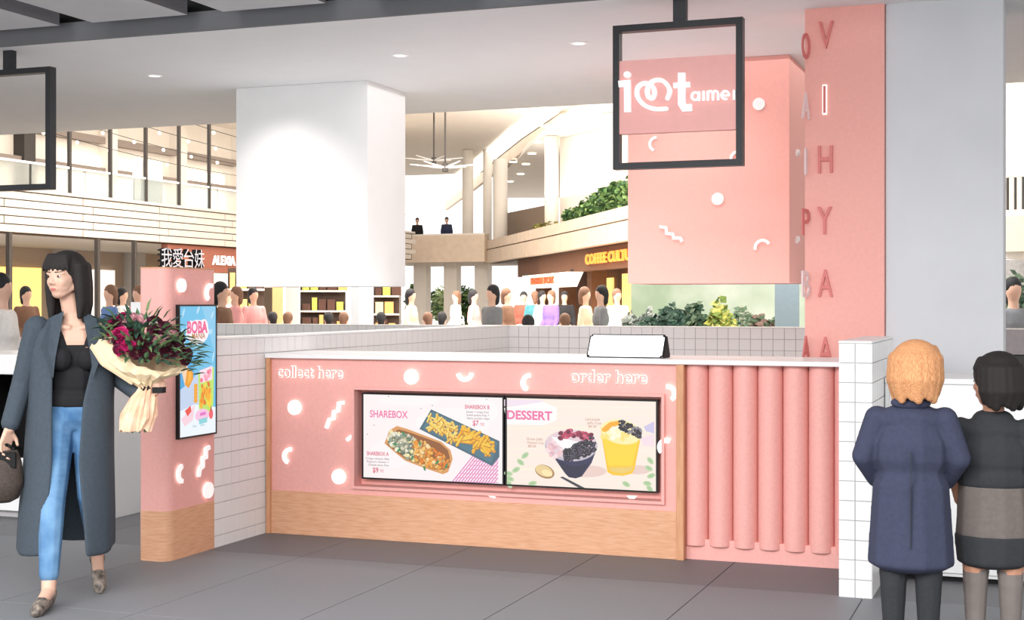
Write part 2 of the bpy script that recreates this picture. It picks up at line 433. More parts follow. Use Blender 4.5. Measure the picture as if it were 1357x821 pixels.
# ------------------------------------------------------------------ lit picture builder (flat print on real screens)
class Pic:
    def __init__(s, conv, nrm, step=.00006):
        s.c = conv; s.n = Vector(nrm); s.k = 0; s.step = step; s.v = []; s.f = []; s.col = []
    def _add(s, pts, faces, col):
        s.k += 1; b = len(s.v); o = s.n*(s.k*s.step)
        s.v += [tuple(p+o) for p in pts]; s.f += [tuple(i+b for i in f) for f in faces]; s.col += [rgb(col)]*len(faces)
    def poly(s, pts, col): P = [s.c(*p) for p in pts]; s._add(P, [tuple(range(len(P)))], col)
    def ell(s, cx, cy, rx, ry, col, rot=0, n=20): s.poly(circ(cx, cy, rx, ry, n, rot=math.radians(rot)), col)
    def line(s, pts, wd, col, cap='butt'): s.poly(stroke(pts, wd, cap), col)
    def text(s, st, px, py, size, col, right, width=None, off=0):
        vs, fs = text_flat(st, size, off, width); o = s.c(px, py)
        s._add([o+right*v.x+Vector((0, 0, v.y)) for v in vs], fs, col)
    def build(s, name, parent):
        me = bpy.data.meshes.new(name); me.from_pydata(s.v, [], s.f); me.materials.append(SCREEN)
        a = me.attributes.new('Col', 'FLOAT_COLOR', 'FACE')
        for i, c in enumerate(s.col): a.data[i].color = c
        o = link(name, me, None, parent); o['kind'] = 'stuff'; return o
RX = Vector((1, 0, 0)); RY = Vector((0, 1, 0))
SY = CY+.045
def screen(label, x0, x1):
    t = thing('menu_screen', label, 'screen', ((x0+x1)/2, SY, .38))
    bm = bmesh.new(); z0, z1, b = .376, .924, .010
    box(bm, x0, x1, SY, SY+.05, z0, z1)
    box(bm, x0, x1, SY-.006, SY, z1-b, z1); box(bm, x0, x1, SY-.006, SY, z0, z0+b)
    box(bm, x0, x0+b, SY-.006, SY, z0+b, z1-b); box(bm, x1-b, x1, SY-.006, SY, z0+b, z1-b)
    bm_obj('bezel', bm, BEZEL, t); return t
PY = SY-.0005
conv = lambda x, y: atY(x, y, PY)
def pxy(x, z):  # world x,z on the screen plane -> conv pixel
    dx, dy, dz = x, PY, z-1.5; D = -dx*sa+dy*ca; return (678.5+F*(dx*ca+dy*sa)/D, 400-F*dz/D)
def rectpx(x0, x1, z0, z1): return [pxy(x0, z0), pxy(x1, z0), pxy(x1, z1), pxy(x0, z1)]
R = random.Random(3)
# left screen
s1 = screen('left menu screen reading SHAREBOX with fries and a boat of food', -4.055, -3.086)
p = Pic(conv, (0, -1, 0)); p.poly(rectpx(-4.045, -3.096, .386, .914), (255, 243, 243)); 
for c_ in ((540, 530, 40, 8), (520, 600, 30, 20), (600, 560, 50, 20), (640, 545, 20, 16)): p.ell(*c_[:4], (255, 247, 247))
p.build('background_picture', s1)
p = Pic(conv, (0, -1, 0)); p.k = 8
# pink hatched corner
for i in range(17):
    a = 598+i*4.0
    q0 = (a, 640.5+(a-598)*.03); tt = min(1, (661.0-a)/45.0)
    if a < 657:
        e = 660 - a; p.line([(a, 640), (a+min(e, 38), 640-min(e, 38)*1.25)], 1.5, (226, 130, 190))
for i in range(9):
    y = 638-i*5.5; xs = 600+i*5.0
    if xs < 656: p.line([(xs, y), (660.5, y+1)], 1.1, (236, 160, 205))
p.build('hatched_corner_print', s1)
p = Pic(conv, (0, -1, 0), .00004); p.k = 56
p.poly([(571.5, 542), (662, 584), (662, 605), (652, 617), (556, 568)], (72, 106, 122)); p.poly([(573, 545), (660, 586), (651, 613), (560, 567)], (84, 122, 138))
def fry(cx, cy, a, L, wd, col):
    dx, dy = L*math.cos(a), L*math.sin(a)
    p.line([(cx-dx+.5, cy-dy+.9), (cx+dx+.5, cy+dy+.9)], wd*1.05, (196, 130, 30), 'round'); p.line([(cx-dx, cy-dy), (cx+dx, cy+dy)], wd*.85, col, 'round')
for i in range(60):
    u = R.random(); c_ = R.random()
    cx, cy = 571+u*34+R.uniform(-4, 4), 556+u*17+R.uniform(-9, 10); a = math.radians(R.uniform(20, 160)); L = R.uniform(4, 7.5)
    fry(cx, cy, a, L, R.uniform(1.9, 2.8), (250, 205+int(25*c_), 90+int(40*c_)))
for i in range(46):
    u = R.random(); c_ = R.random()
    cx, cy = 611+u*38+R.uniform(-4, 4), 575+u*18+R.uniform(-9, 10); a = math.radians(R.uniform(-70, 70)); L = R.uniform(6, 10)
    fry(cx, cy, a, L*.85, R.uniform(3, 4.2), (246, 172+int(35*c_), 30+int(45*c_)))
p.build('fries_tray_picture', s1)
p = Pic(conv, (0, -1, 0), .00001); p.k = 60
boat = [(509.5, 587), (516, 570), (526, 564), (540, 568), (585, 585), (597, 596), (600, 608), (594, 625), (587, 628), (563, 620), (537, 610), (522, 598)]
p.poly(boat, (222, 158, 96)); p.poly([(554+(x-554)*.92, 597+(y-597)*.86) for x, y in boat], (150, 92, 48))
for i in range(260):
    u = R.random(); cx, cy = 517+u*74+R.uniform(-3, 3), 580+u*34+R.uniform(-17, 17)*(1-.45*abs(2*u-1))
    col = R.choice([(240, 236, 214), (222, 214, 186), (150, 160, 140), (110, 130, 110), (246, 232, 170)] if u < .42 else [(238, 152, 52), (246, 176, 76), (226, 128, 40), (252, 196, 110), (250, 220, 160)])
    p.ell(cx+.5, cy+.7, 3.4, 2.6, tuple(int(v*.72) for v in col), 0, 6); p.ell(cx, cy, R.uniform(1.8, 4), R.uniform(1.5, 3), col, R.uniform(0, 180), 7)
for cx, cy in ((524, 588), (529, 596), (547, 606), (557, 587), (563, 620), (592, 617), (535, 574), (580, 612)):
    p.ell(cx, cy, 3.6, 1.5, (60, 140, 90), R.uniform(0, 180), 8)
p.build('food_boat_picture', s1)
p = Pic(conv, (0, -1, 0)); p.k = 10
PKT = (240, 120, 170)
p.text('SHAREBOX', *pxy(-4.0, .770), .063, PKT, RX, .265, .0012)
p.text('SHAREBOX A', 486, 602.5, .034, (220, 100, 130), RX, .155, .0008)
p.text('$9', 494, 625.5, .046, (214, 90, 120), RX, .04, .0008); p.text('.90', 502.5, 625.5, .030, (224, 130, 150), RX, .032)
GREYT = (110, 70, 80)
for i, s_ in enumerate(('Crispy chicken fillet', 'Popcorn chicken +', 'Cheese sauce fries')): p.text(s_, 485+i*1.5, 608+i*4.2, .019, GREYT, RX, .165-.01*i)
p.text('SHAREBOX B', 616, 541, .034, (220, 100, 130), RX, .165, .0008)
for i, s_ in enumerate(('Sweet + crispy fries', 'Sweet potato fries +', 'Spicy potato chips')): p.text(s_, 618+i*.5, 546.5+i*4.2, .019, GREYT, RX, .15)
p.text('$7', 626.5, 563.5, .046, (214, 90, 120), RX, .04, .0008); p.text('.90', 635.5, 564, .030, (224, 130, 150), RX, .032)
for cx, cy in ((515, 525), (558, 541), (573, 537), (645, 529), (487, 575), (481, 569), (496, 563)): p.ell(cx, cy, .9, .8, (150, 170, 130), 0, 6)
p.build('menu_lettering', s1); finish_root(s1)
# right screen
s2 = screen('right menu screen reading DESSERT with a dark bowl and yellow drink', -3.078, -2.118)
p = Pic(conv, (0, -1, 0)); p.poly(rectpx(-3.068, -2.128, .386, .914), (253, 236, 224))
for i in range(12): p.line([(672, 540+i*9), (760, 538+i*9.4), (864, 540+i*9.6)], 2.2, (254, 241-(i % 3)*3, 226-(i % 2)*4))
p.poly([(668, 529), (720, 530), (722, 536), (700, 538), (668, 538)], (244, 226, 240))
p.poly([(720, 532), (738, 540), (738, 556), (722, 563), (672, 562), (668, 540)], (255, 251, 248))
p.poly([(853, 565), (867, 558), (867, 574), (856, 571)], (208, 200, 232)); p.poly([(849, 580), (867, 574), (867, 592), (852, 590)], (248, 224, 232))
for c_ in ((778, 624, 26, 8), (845, 622, 18, 6)): p.ell(*c_, (236, 208, 198))
p.build('background_picture', s2)
p = Pic(conv, (0, -1, 0), .00001); p.k = 132
p.poly([(723, 592), (735, 607), (749, 627), (754, 632), (763, 633.5), (771, 631), (784, 613), (791, 594)], (44, 44, 82))
p.poly([(739, 610), (749, 626), (755, 631.5), (764, 632.5), (770, 630), (780, 614), (760, 618)], (30, 32, 62))
p.ell(757, 590, 35, 21, (196, 188, 200), 2, 28); p.ell(757, 588, 33.5, 19, (232, 206, 214), 2, 28)
for i in range(40): 
    a = R.uniform(0, 2*PI); q = math.sqrt(R.random()); p.ell(738+13*q*math.cos(a), 594+13*q*math.sin(a), 3, 2.4, R.choice([(240, 196, 200), (226, 180, 190), (250, 222, 224)]), R.uniform(0, 180), 7)
p.poly([(730, 578), (745, 580), (770, 586), (764, 592), (752, 600), (742, 590)], (252, 250, 252))
for i in range(60):
    u = R.random(); p.ell(740+u*44, 573+abs(u-.4)*9+R.uniform(-3.5, 5), 3.1, 2.7, R.choice([(150, 44, 74), (186, 60, 92), (110, 30, 60), (214, 96, 124)]), 0, 8)
for i in range(190):
    u, v = R.random(), R.random(); cx, cy = 748+u*41, 604-u*19+(v-.4)*21
    if (cx-757)**2/34**2+(cy-590)**2/20**2 < 1: p.ell(cx, cy, 2.3, 2.1, R.choice([(26, 22, 34), (44, 38, 56), (70, 62, 84), (18, 16, 26)]), 0, 8); p.ell(cx-.6, cy-.7, .6, .5, (150, 144, 160), 0, 5)
p.build('dessert_bowl_picture', s2)
p = Pic(conv, (0, -1, 0)); p.k = 22
p.poly([(795.5, 566), (805, 625), (812, 629), (826, 630), (838, 627), (841, 621), (850.5, 572)], (250, 200, 40))
p.poly([(799, 580), (806, 617), (838, 617), (846, 585)], (255, 216, 56)); p.poly([(806, 619), (812, 625), (826, 627), (836, 624), (840, 618)], (238, 206, 110))
p.ell(823, 572, 27.5, 16, (254, 240, 176), 12, 28)
for i in range(26): p.ell(815+R.uniform(-16, 20), 573+R.uniform(-8, 9), 4, 3.2, R.choice([(255, 246, 196), (252, 228, 130), (255, 252, 226)]), R.uniform(0, 180), 8)
for cx, cy in ((803, 568), (810, 562), (816, 561), (806, 565)): p.ell(cx, cy, 6, 3.4, (252, 176, 40), -20, 10)
for i in range(100):
    u, v = R.random(), R.random(); cx, cy = 821+u*29, 555+u*13+v*13
    p.ell(cx, cy, 2.0, 1.8, R.choice([(30, 26, 38), (60, 54, 66), (20, 18, 26), (140, 136, 146)]), 0, 8)
p.build('yellow_drink_picture', s2)
p = Pic(conv, (0, -1, 0)); p.k = 24
p.ell(722, 624.5, 13.5, 8.5, (168, 130, 84), 22, 20); p.ell(721, 623.5, 12, 7, (236, 208, 150), 22, 20); p.ell(725, 626.5, 7.5, 4, (250, 232, 176), 22, 16)
p.poly([(742, 632), (746, 631), (775, 646), (768, 646.5)], (60, 62, 70))
for cx, cy, a in ((676, 634, 20), (684, 622, -30), (690, 612, 40), (696, 603, -40), (675, 641, 60), (674, 627, 10), (706, 640, -10), (860, 620, 30), (863, 630, -20), (858, 640, 10), (861, 647, 50), (830, 641, 30), (862, 610, 50)):
    p.ell(cx, cy, 6, 3.4, (196, 216, 176), a, 10); p.ell(cx, cy, 4, 2, (168, 202, 152), a, 10)
p.build('spoon_and_leaves_picture', s2)
p = Pic(conv, (0, -1, 0)); p.k = 30
p.text('DESSERT', 672, 554.5, .074, PKT, RX, .292, .0025)
TT = (190, 130, 110)
for i, s_ in enumerate(('Grass Jelly', 'Dessert Cup', '$8.50')): p.text(s_, 698+i*1, 582.5+i*4.8, .022, TT, RX, .105 if i < 2 else .05)
for i, s_ in enumerate(('Lemonade', 'Jelly Cup', '$6.50')): p.text(s_, 776+i*2, 556.5+i*4.8, .022, TT, RX, .09 if i < 2 else .05)
p.build('menu_lettering', s2); finish_root(s2)

# tent menu on the counter
tm = thing('tabletop_menu', 'white glowing tent-shaped menu stand with black back on the worktop', 'menu stand', (-2.33, 8.2, 1.166))
def slab(name, pts, m, root, th):
    a, b, c, d = [Vector(q) for q in pts]; n = (b-a).cross(d-a).normalized()*th
    bm = bmesh.new(); lo = [bm.verts.new(q) for q in (a, b, c, d)]; hi = [bm.verts.new(q+n) for q in (a, b, c, d)]
    bm.faces.new(lo[::-1]); bm.faces.new(hi)
    for i in range(4): bm.faces.new((lo[i], lo[(i+1) % 4], hi[(i+1) % 4], hi[i]))
    es = [e for e in bm.edges if abs((e.verts[0].co-e.verts[1].co).normalized().dot(n.normalized())) > .99]
    bmesh.ops.bevel(bm, geom=es, offset=.012, segments=3, affect='EDGES'); return bm_obj(name, bm, m, root)
zt = 1.168
slab('frame', [(-2.575, 8.13, zt), (-2.10, 8.13, zt), (-2.10, 8.215, 1.302), (-2.575, 8.215, 1.302)], BLK, tm, .006)
slab('lit_face', [(-2.567, 8.128, zt+.004), (-2.108, 8.128, zt+.004), (-2.108, 8.209, 1.297), (-2.567, 8.209, 1.297)], mat('white_screen', (255, 253, 255), .4, emit=.9, noise=.01), tm, .005)
slab('rear_leg', [(-2.10, 8.30, zt), (-2.575, 8.30, zt), (-2.575, 8.222, 1.302), (-2.10, 8.222, 1.302)], BLK, tm, .006)
for q in (-2.101, -2.574):
    bm = bmesh.new()
    vs = [bm.verts.new(v) for v in ((q-.002, 8.135, zt), (q-.002, 8.298, zt), (q-.002, 8.22, 1.297))]; bm.faces.new(vs)
    vs2 = [bm.verts.new((v.co.x+.003, v.co.y, v.co.z)) for v in vs]; bm.faces.new(vs2[::-1]); bm_obj('side_gusset', bm, BLK, tm)
finish_root(tm)

# ------------------------------------------------------------------ kiosk
kk = thing('display_kiosk', 'narrow pink kiosk with wooden base and rounded corner at the wall end', 'kiosk', (XW-.1, 7.16, 0))
KX0, KX1, KY0, KY1, KR = XW-.19, XW+.006, 6.915, 7.408, .07
def kout(d=0):
    pts = [(KX0-d, KY1), (KX0-d, KY0+.02-d), (KX0+.02-d, KY0-d)]
    for i in range(9):
        a = -PI/2+PI/2*i/8; pts.append((KX1-KR+(KR+d)*math.cos(a), KY0+KR+(KR+d)*math.sin(a)))
    pts.append((KX1+d, KY1)); return pts
bm = bmesh.new(); prism(bm, kout(), .29, 1.695); bm_obj('body', bm, PINK, kk)
bm = bmesh.new(); prism(bm, kout(.001), 0, .29); bm_obj('plinth', bm, mat('kiosk_wood', (228, 178, 144), .42, col2=(212, 156, 120), scale=9, stretch=(1.2, 1.2, 14)), kk)
bm = bmesh.new(); prism(bm, kout(.002), 1.695, 1.703); bm_obj('top_cap', bm, WOODV, kk)
KF = KX1
def ks(name, px, py, polys): return shape(name, polys, xframe(px, py, KF), kk)
ks('dot', 238.5, 378, [circ(0, 0, .04)]); ks('arc', 277, 388, ARC(70, .045)); ks('arc', 240, 627, ARC(100, .045))
ks('dot', 274, 649, DOT); ks('zigzag', 268, 612, [stroke([(.06, .085), (.022, .075), (.022, .03), (-.012, .024), (-.012, -.022), (-.045, -.032), (-.058, -.08)], .024)])
FACEW = mat('sign_white', (255, 255, 255), .4, emit=.22, noise=.01)
KZ = 1.703
for i, ch in enumerate('我愛台妹'):
    bm = glyph_bm(ch, .125, .03, 0)
    zs = [v.co.y for v in bm.verts]; xs = [v.co.x for v in bm.verts]
    sx = .108/(max(xs)-min(xs)); sz = .115/(max(zs)-min(zs))
    M = plane_mat(Vector((XW-.09, 6.955+i*.114, KZ)), '+X') @ Matrix.Diagonal((sx, sz, 1, 1)) @ Matrix.Translation((-min(xs), -min(zs), 0))
    bmesh.ops.transform(bm, matrix=M, verts=bm.verts); bmesh.ops.recalc_face_normals(bm, faces=bm.faces)
    for f in bm.faces: f.material_index = 0 if f.normal.x > .9 else 1
    bm_obj('character', bm, [FACEW, BLK], kk)
finish_root(kk)
# kiosk screen
sk = thing('kiosk_screen', 'tall portrait screen on the kiosk showing a blue BOBA poster', 'screen', (KX1+.02, 7.18, .7))
y0, y1, z0, z1 = 7.0, 7.402, .70, 1.485
bm = bmesh.new(); b = .010
box(bm, KX1, KX1+.02, y0, y1, z0, z1); 
for q in ((y0, y1, z1-b, z1), (y0, y1, z0, z0+b), (y0, y0+b, z0+b, z1-b), (y1-b, y1, z0+b, z1-b)): box(bm, KX1+.02, KX1+.024, *q)
bm_obj('bezel', bm, BEZEL, sk)
PX = KX1+.0205
def kp(px, py): return atX(px, py, PX)
def kuv(u, v):   # u,v 0..1 on the screen
    return Vector((PX, y0+b+u*(y1-y0-2*b), z0+b+v*(z1-z0-2*b)))
K = Pic(kuv, (1, 0, 0)); K.poly([(0, 0), (1, 0), (1, 1), (0, 1)], (110, 196, 236))
K.poly([(0, 0), (1, 0), (1, .2), (.75, .22), (.4, .24), (0, .2)], (238, 248, 255)); K.poly([(0, .2), (.4, .24), (.75, .22), (.55, .5), (.3, .42), (0, .36)], (196, 214, 240))
K.poly([(0, .36), (.36, .44), (.45, .6), (0, .62)], (70, 170, 224))
K.poly([(.6, 1), (.9, .7), (1, .6), (1, 1)], (140, 206, 240))
for q in ((.1, .95), (.9, .93), (.12, .72), (.93, .6), (.5, .97), (.06, .8), (.85, .8)): K.ell(*q, .05, .02, (186, 226, 248), R.uniform(0, 60), 12)
K.build('background_picture', sk)
K = Pic(kuv, (1, 0, 0)); K.k = 20
K.ell(.48, .80, .32, .095, (255, 244, 248), 0, 28); K.ell(.3, .83, .12, .06, (255, 244, 248), 0, 18); K.ell(.66, .84, .12, .06, (255, 244, 248), 0, 18)
K.text('BOBA', .20, .795, .095, (228, 60, 130), RY, .215, .0035); K.text('BOBA', .215, .80, .085, (244, 110, 160), RY, .20, .001)
K.text('MANIA', .33, .748, .05, (190, 120, 60), RY, .14, .001); K.text('series', .38, .70, .04, (240, 250, 255), RY, .1, .0005)
K.text('new', .42, .665, .03, (240, 250, 255), RY, .06)
K.text('shop', .35, .065, .02, (90, 170, 180), RY, .04); K.text('online', .55, .065, .02, (90, 170, 180), RY, .05)
K.build('poster_lettering', sk)
K = Pic(kuv, (1, 0, 0)); K.k = 20
K.poly([(.05, .5), (.2, .56), (.22, .42), (.14, .39)], (250, 214, 180)); K.poly([(.2, .53), (.36, .49), (.36, .44), (.24, .37), (.14, .40), (.17, .46)], (240, 160, 40)); K.poly([(.24, .5), (.32, .48), (.3, .43), (.22, .4)], (252, 186, 70))
K.poly([(.5, .48), (.95, .52), (.93, .22), (.78, .16), (.52, .2)], (190, 230, 110)); K.poly([(.55, .5), (.9, .53), (.9, .42), (.56, .4)], (255, 226, 236))
for i in range(30): K.ell(R.uniform(.57, .85), R.uniform(.22, .4), .045, .022, R.choice([(244, 150, 40), (252, 180, 50), (250, 216, 60), (226, 120, 40)]), R.uniform(0, 180), 8)
for i in range(10): K.ell(R.uniform(.58, .84), R.uniform(.42, .49), .045, .018, R.choice([(240, 120, 150), (250, 170, 190)]), 0, 8)
for i in range(5): K.ell(.42, .27+i*.028, .055, .02, (244, 170, 50), 0, 10)
K.poly([(.02, .14), (.4, .24), (.34, .12), (.12, .08)], (248, 214, 226)); K.poly([(.12, .2), (.28, .235), (.3, .19), (.2, .155)], (236, 90, 80))
K.ell(.6, .15, .2, .05, (250, 200, 230), 0, 20); K.poly([(.5, .12), (.74, .13), (.74, .09), (.52, .08)], (140, 214, 222)); K.poly([(.54, .17), (.7, .175), (.7, .15), (.54, .145)], (226, 120, 200))
K.ell(.85, .15, .06, .04, (240, 100, 110), 0, 14); K.poly([(.83, .18), (.87, .18), (.86, .21), (.84, .21)], (150, 60, 60))
K.build('snacks_picture', sk); finish_root(sk)

# ------------------------------------------------------------------ hanging sign frames
def sign_frame(name, label, x0, logo):
    Y = 8.3; x1 = x0+.80; t = thing(name, label, 'hanging sign', (x0+.4, Y, 2.31))
    z0, z1, b, d = 2.31, 3.19, .040, .07
    bm = bmesh.new()
    for q in ((x0, x1, z1-b, z1), (x0, x1, z0, z0+b), (x0, x0+b, z0+b, z1-b), (x1-b, x1, z0+b, z1-b)): box(bm, q[0], q[1], Y, Y+d, q[2], q[3])
    bm_obj('frame', bm, BLACK, t)
    boxo('hanger', x0+.375, x0+.455, Y+.01, Y+.06, z1, CZ, BLACK, t)
    return t
f2 = sign_frame('logo_sign', 'black square frame hanging over the counter with pink logo panel', -2.461, True)
LPX0, LPX1, LZ0, LZ1 = -2.424, -1.70, 2.525, 2.972
boxo('logo_panel', LPX0, LPX1, 8.305, 8.355, LZ0, LZ1, mat('logo_panel_pink', (250, 184, 178), .5, noise=.03), f2)
LY = 8.305
def LP(px, py): q = atY(px, py, LY); return (q.x, q.z)
def lshape(name, polys, th=.025):
    bm = bmesh.new()
    for pl in polys:
        pl2 = [LP(*q) for q in pl]
        prism(bm, pl2, 0, th)
    M = Matrix.Translation((0, LY-.0005, 0)) @ Euler((PI/2, 0, 0)).to_matrix().to_4x4()
    bmesh.ops.transform(bm, matrix=M, verts=bm.verts); return bm_obj(name, bm, FACEW, f2)
lshape('letter', [stroke([(821, 112), (832.5, 111), (832.8, 149)], 8.5), circ(832.5, 99.5, 4.8, 4.3)])
sw = [(884, 144.5), (870, 145), (857, 141), (848.5, 133), (845, 124), (847, 115.5), (854, 111), (862, 112), (867.5, 118), (868.5, 126), (864.5, 131), (860, 128), (858.8, 120), (862.5, 111), (870, 106.8), (879, 107.5), (886, 114), (888.5, 122), (885.5, 131)]
def smooth(P, n=5):
    out = []
    for i in range(len(P)-1):
        p0, p1, p2, p3 = [Vector(P[max(0, min(len(P)-1, j))]) for j in (i-1, i, i+1, i+2)]
        for k in range(n):
            t = k/n; q = .5*((2*p1)+(-p0+p2)*t+(2*p0-5*p1+4*p2-p3)*t*t+(-p0+3*p1-3*p2+p3)*t**3); out.append((q.x, q.y))
    out.append(P[-1]); return out
# swirl heart as a chain of short overlapping segments (it crosses itself)
sp = smooth(sw); polys = []
for i in range(0, len(sp)-1, 6): polys.append(stroke(sp[i:i+8], 5.6, 'round'))
o = lshape('heart_swirl', polys)
lshape('letter', [stroke([(904.5, 97), (904.5, 138), (908, 143.5), (918, 143)], 9.5), stroke([(893.5, 114), (915.5, 112.5)], 7)])
LT = 3.0
def yb(x): return -(x-912)*.035
def sh(p): return [(x, y+yb(x)) for x, y in p]
def ringp(cx, cy, r, a0, a1): return sh([(cx+r*math.cos(math.radians(a)), cy-r*1.08*math.sin(math.radians(a))) for a in range(a0, a1+1, 15)])
lshape('letter', [stroke(ringp(922.3, 128.3, 4.7, 0, 180), LT), stroke(ringp(922.3, 128.3, 4.7, 180, 360), LT), stroke(sh([(927.2, 122), (927.2, 135)]), LT)])
lshape('letter', [stroke(sh([(933.2, 121.5), (933.2, 135)]), LT)])
lshape('letter', [stroke(sh([(938.8, 121.8), (938.8, 135)]), LT), stroke(ringp(942.2, 126, 3.4, 0, 180), LT), stroke(sh([(945.6, 125.8), (945.6, 135)]), LT), stroke(ringp(949.0, 126, 3.4, 0, 180), LT), stroke(sh([(952.4, 125.8), (952.4, 135)]), LT)])
lshape('letter', [stroke(ringp(962, 128.3, 5, 0, 310), LT*.95), stroke(sh([(957.4, 128.8), (967.8, 128.8)]), LT*.75)])
lshape('letter', [stroke(sh([(973.6, 121.8), (973.6, 135)]), LT)])
finish_root(f2)
f1 = sign_frame('sign_frame', 'empty black square frame hanging at the left edge of the picture', -7.46, False); finish_root(f1)

# ------------------------------------------------------------------ hanging boxes
wbx = thing('hanging_box', 'plain white box hanging from the ceiling left of the counter', 'ceiling box', (-5.84, 10.84, 1.633))
boxo('box_shell', -6.464, -5.214, 10.48, 11.22, 1.633, CZ-.001, WALLW, wbx, .002); finish_root(wbx)
pbx = thing('hanging_box', 'pink box hanging from the ceiling with white shapes, behind the logo sign', 'ceiling box', (-2.36, 10.84, 1.642))
boxo('box_shell', -2.986, -1.748, 10.48, 11.22, 1.642, CZ-.001, PINKW, pbx, .002)
SHW = mat('white_shape', (250, 248, 248), .5, noise=.01)
def ps(name, px, py, polys, Y=10.48): return shape(name, polys, yframe(px, py, Y), pbx, gap=0, th=.018, face=SHW, glow=False)
ps('dot', 1006, 138, [circ(0, 0, .046)]); ps('dot', 951.5, 263.5, [circ(0, 0, .046)])
ps('arc', 870, 191, ARC(85, .05, .02)); ps('arc', 978, 210, ARC(60, .05, .02)); ps('arc', 1011, 328, ARC(30, .055, .022))
ps('zigzag', 889, 310, pxzig([(874.5, 300), (883, 301.7), (884, 309.2), (892.4, 310), (893.5, 315.4), (902, 315.4), (904.7, 320)], 172, .022, 889, 310))
for py in (212, 324): shape('arc', ARC(20, .045, .02), plane_mat(Vector((-1.748, 10.8, 1.5+(400-py)/170)), '+X'), pbx, gap=0, th=.018, face=SHW, glow=False)
finish_root(pbx)

# ------------------------------------------------------------------ columns
pc = thing('column', 'tall pink column with raised vertical lettering right of the counter', 'column', (-1.15, 9.2, 0))
PCY = 8.9; PX0, PX1 = atY(1066.5, 300, PCY).x, atY(1172, 300, PCY).x
boxo('shaft', PX0, PX1, PCY, 9.5, 0, CZ+.5, PINKW, pc, .003)
LPK = mat('raised_pink_letter', (216, 122, 118), .5, noise=.03)
def cl(ch, px, pyc, hpx, wpx, Y, rz=0, glow=False, face=LPK, flip=False, th=.018):
    size = .2; bm = glyph_bm(ch, size, th, .001)
    xs = [v.co.x for v in bm.verts]; ys = [v.co.y for v in bm.verts]
    sc = F/(Y/ (((px-678.5)/F)*sa+ca))
    w_, h_ = wpx/sc, hpx/sc
    R4 = Euler((PI/2, 0, rz)).to_matrix().to_4x4()
    c = atY(px, pyc, Y)
    M = Matrix.Translation(c) @ R4 @ Matrix.Diagonal(((-1 if flip else 1)*w_/(max(xs)-min(xs)), h_/(max(ys)-min(ys)), 1, 1)) @ Matrix.Translation((-(min(xs)+max(xs))/2, -(min(ys)+max(ys))/2, 0))
    if glow:
        b2 = glyph_bm(ch, size, .006, .007); M2 = M @ Matrix.Translation((0, 0, -.0))
        bmesh.ops.transform(b2, matrix=M2, verts=b2.verts)
    bmesh.ops.transform(bm, matrix=M, verts=bm.verts); o = bm_obj('letter', bm, face, pc)
    if glow: bm_obj('back_light', b2, GLOW, o)
for ch, px, py in (('V', 1095, 46.5), ('I', 1093, 132), ('H', 1094, 211), ('Y', 1093, 292), ('A', 1094, 375), ('A', 1094, 464)):
    cl(ch, px, py, 36, 19 if ch != 'I' else 3.5, PCY-.001, glow=(ch == 'I'))
LW = mat('pale_letter', (238, 214, 214), .5, noise=.02)
for ch, py, f_ in (('O', 61, LPK), ('A', 140, LW), ('I', 214, LW), ('P', 294, LPK), ('B', 376, LW), ('A', 462, LPK)):
    cl(ch, 1067, py, 35, 22 if ch != 'I' else 5, PCY-.062, rz=math.radians(72), face=f_, th=.010)
finish_root(pc)
gc = thing('column', 'broad pale grey column behind the two children', 'column', (-.57, 9.2, 0))
gx1 = atY(1330, 300, 8.93).x
boxo('shaft', PX1+.003, gx1, 8.93, 9.5, 0, CZ+.5, CONC, gc, .004); finish_root(gc)

# white cabinet at the right behind the children
cb = thing('side_cabinet', 'low white cabinet behind the two children, right of the tiled wall', 'cabinet', (0, 8.1, 0))
CBY = 7.9
boxo('body', RX1+.006, .75, CBY, 8.5, .03, 1.06, WALLW, cb, .002); boxo('cabinet_top', RX1+.006, .75, CBY-.015, 8.5, 1.06, 1.09, WHITE, cb, .003)
boxo('plinth', RX1+.03, .73, CBY+.03, 8.48, 0, .03, BLK, cb)
for k in range(3): boxo('door', RX1+.03+k*.51, RX1+.03+k*.51+.5, CBY-.014, CBY, .05, 1.03, WHITE, cb, .003)
finish_root(cb)
cr = thing('card_terminal', 'small black terminal standing on the white cabinet at the right edge', 'terminal', (-.26, 8.0, 1.09))
boxo('stand', -.03, .03, -.03, .03, 0, .02, BLK, cr); boxo('housing', -.05, .05, -.012, .012, .02, .13, BEZEL, cr, .006)
cr.location = (atY(1354, 540, 7.95).x, 8.0, 1.09)

# neighbouring white stall at the left
ns = thing('neighbour_counter', 'white counter with a black open recess behind the walking woman', 'counter', (-7.6, 8.2, 0))
NA = atZ(150, 690, 0); nx1 = -6.02
boxo('lower_body', -9.6, nx1-.12, 7.95, 8.54, .05, .42, WALLW, ns, .003); boxo('recess_back', -9.6, nx1-.12, 8.5, 8.54, .42, 1.0, BLK, ns)
boxo('worktop', -9.6, nx1-.1, 7.9, 8.54, 1.0, 1.14, WHITE, ns, .004); boxo('plinth', -9.6, nx1-.12, 8.0, 8.54, 0, .05, GROUT, ns)
boxo('recess_lining', -9.6, nx1-.12, 7.97, 8.5, .42, .425, BLK, ns); boxo('recess_top', -9.6, nx1-.12, 7.97, 8.5, .994, 1.0, BLK, ns)
boxo('end_panel', nx1-.12, nx1, 7.93, 8.56, 0, 1.14, WALLW, ns, .003)
for x in (-8.4, -7.2): boxo('divider', x, x+.03, 7.97, 8.5, .425, .994, BLK, ns)
finish_root(ns)
np_ = thing('pier', 'slim white pier between the neighbouring counter and the pink kiosk', 'pier', (-5.8, 8.8, 0))
xa_, xb_ = atY(173, 600, 8.6).x, atY(206, 600, 8.6).x
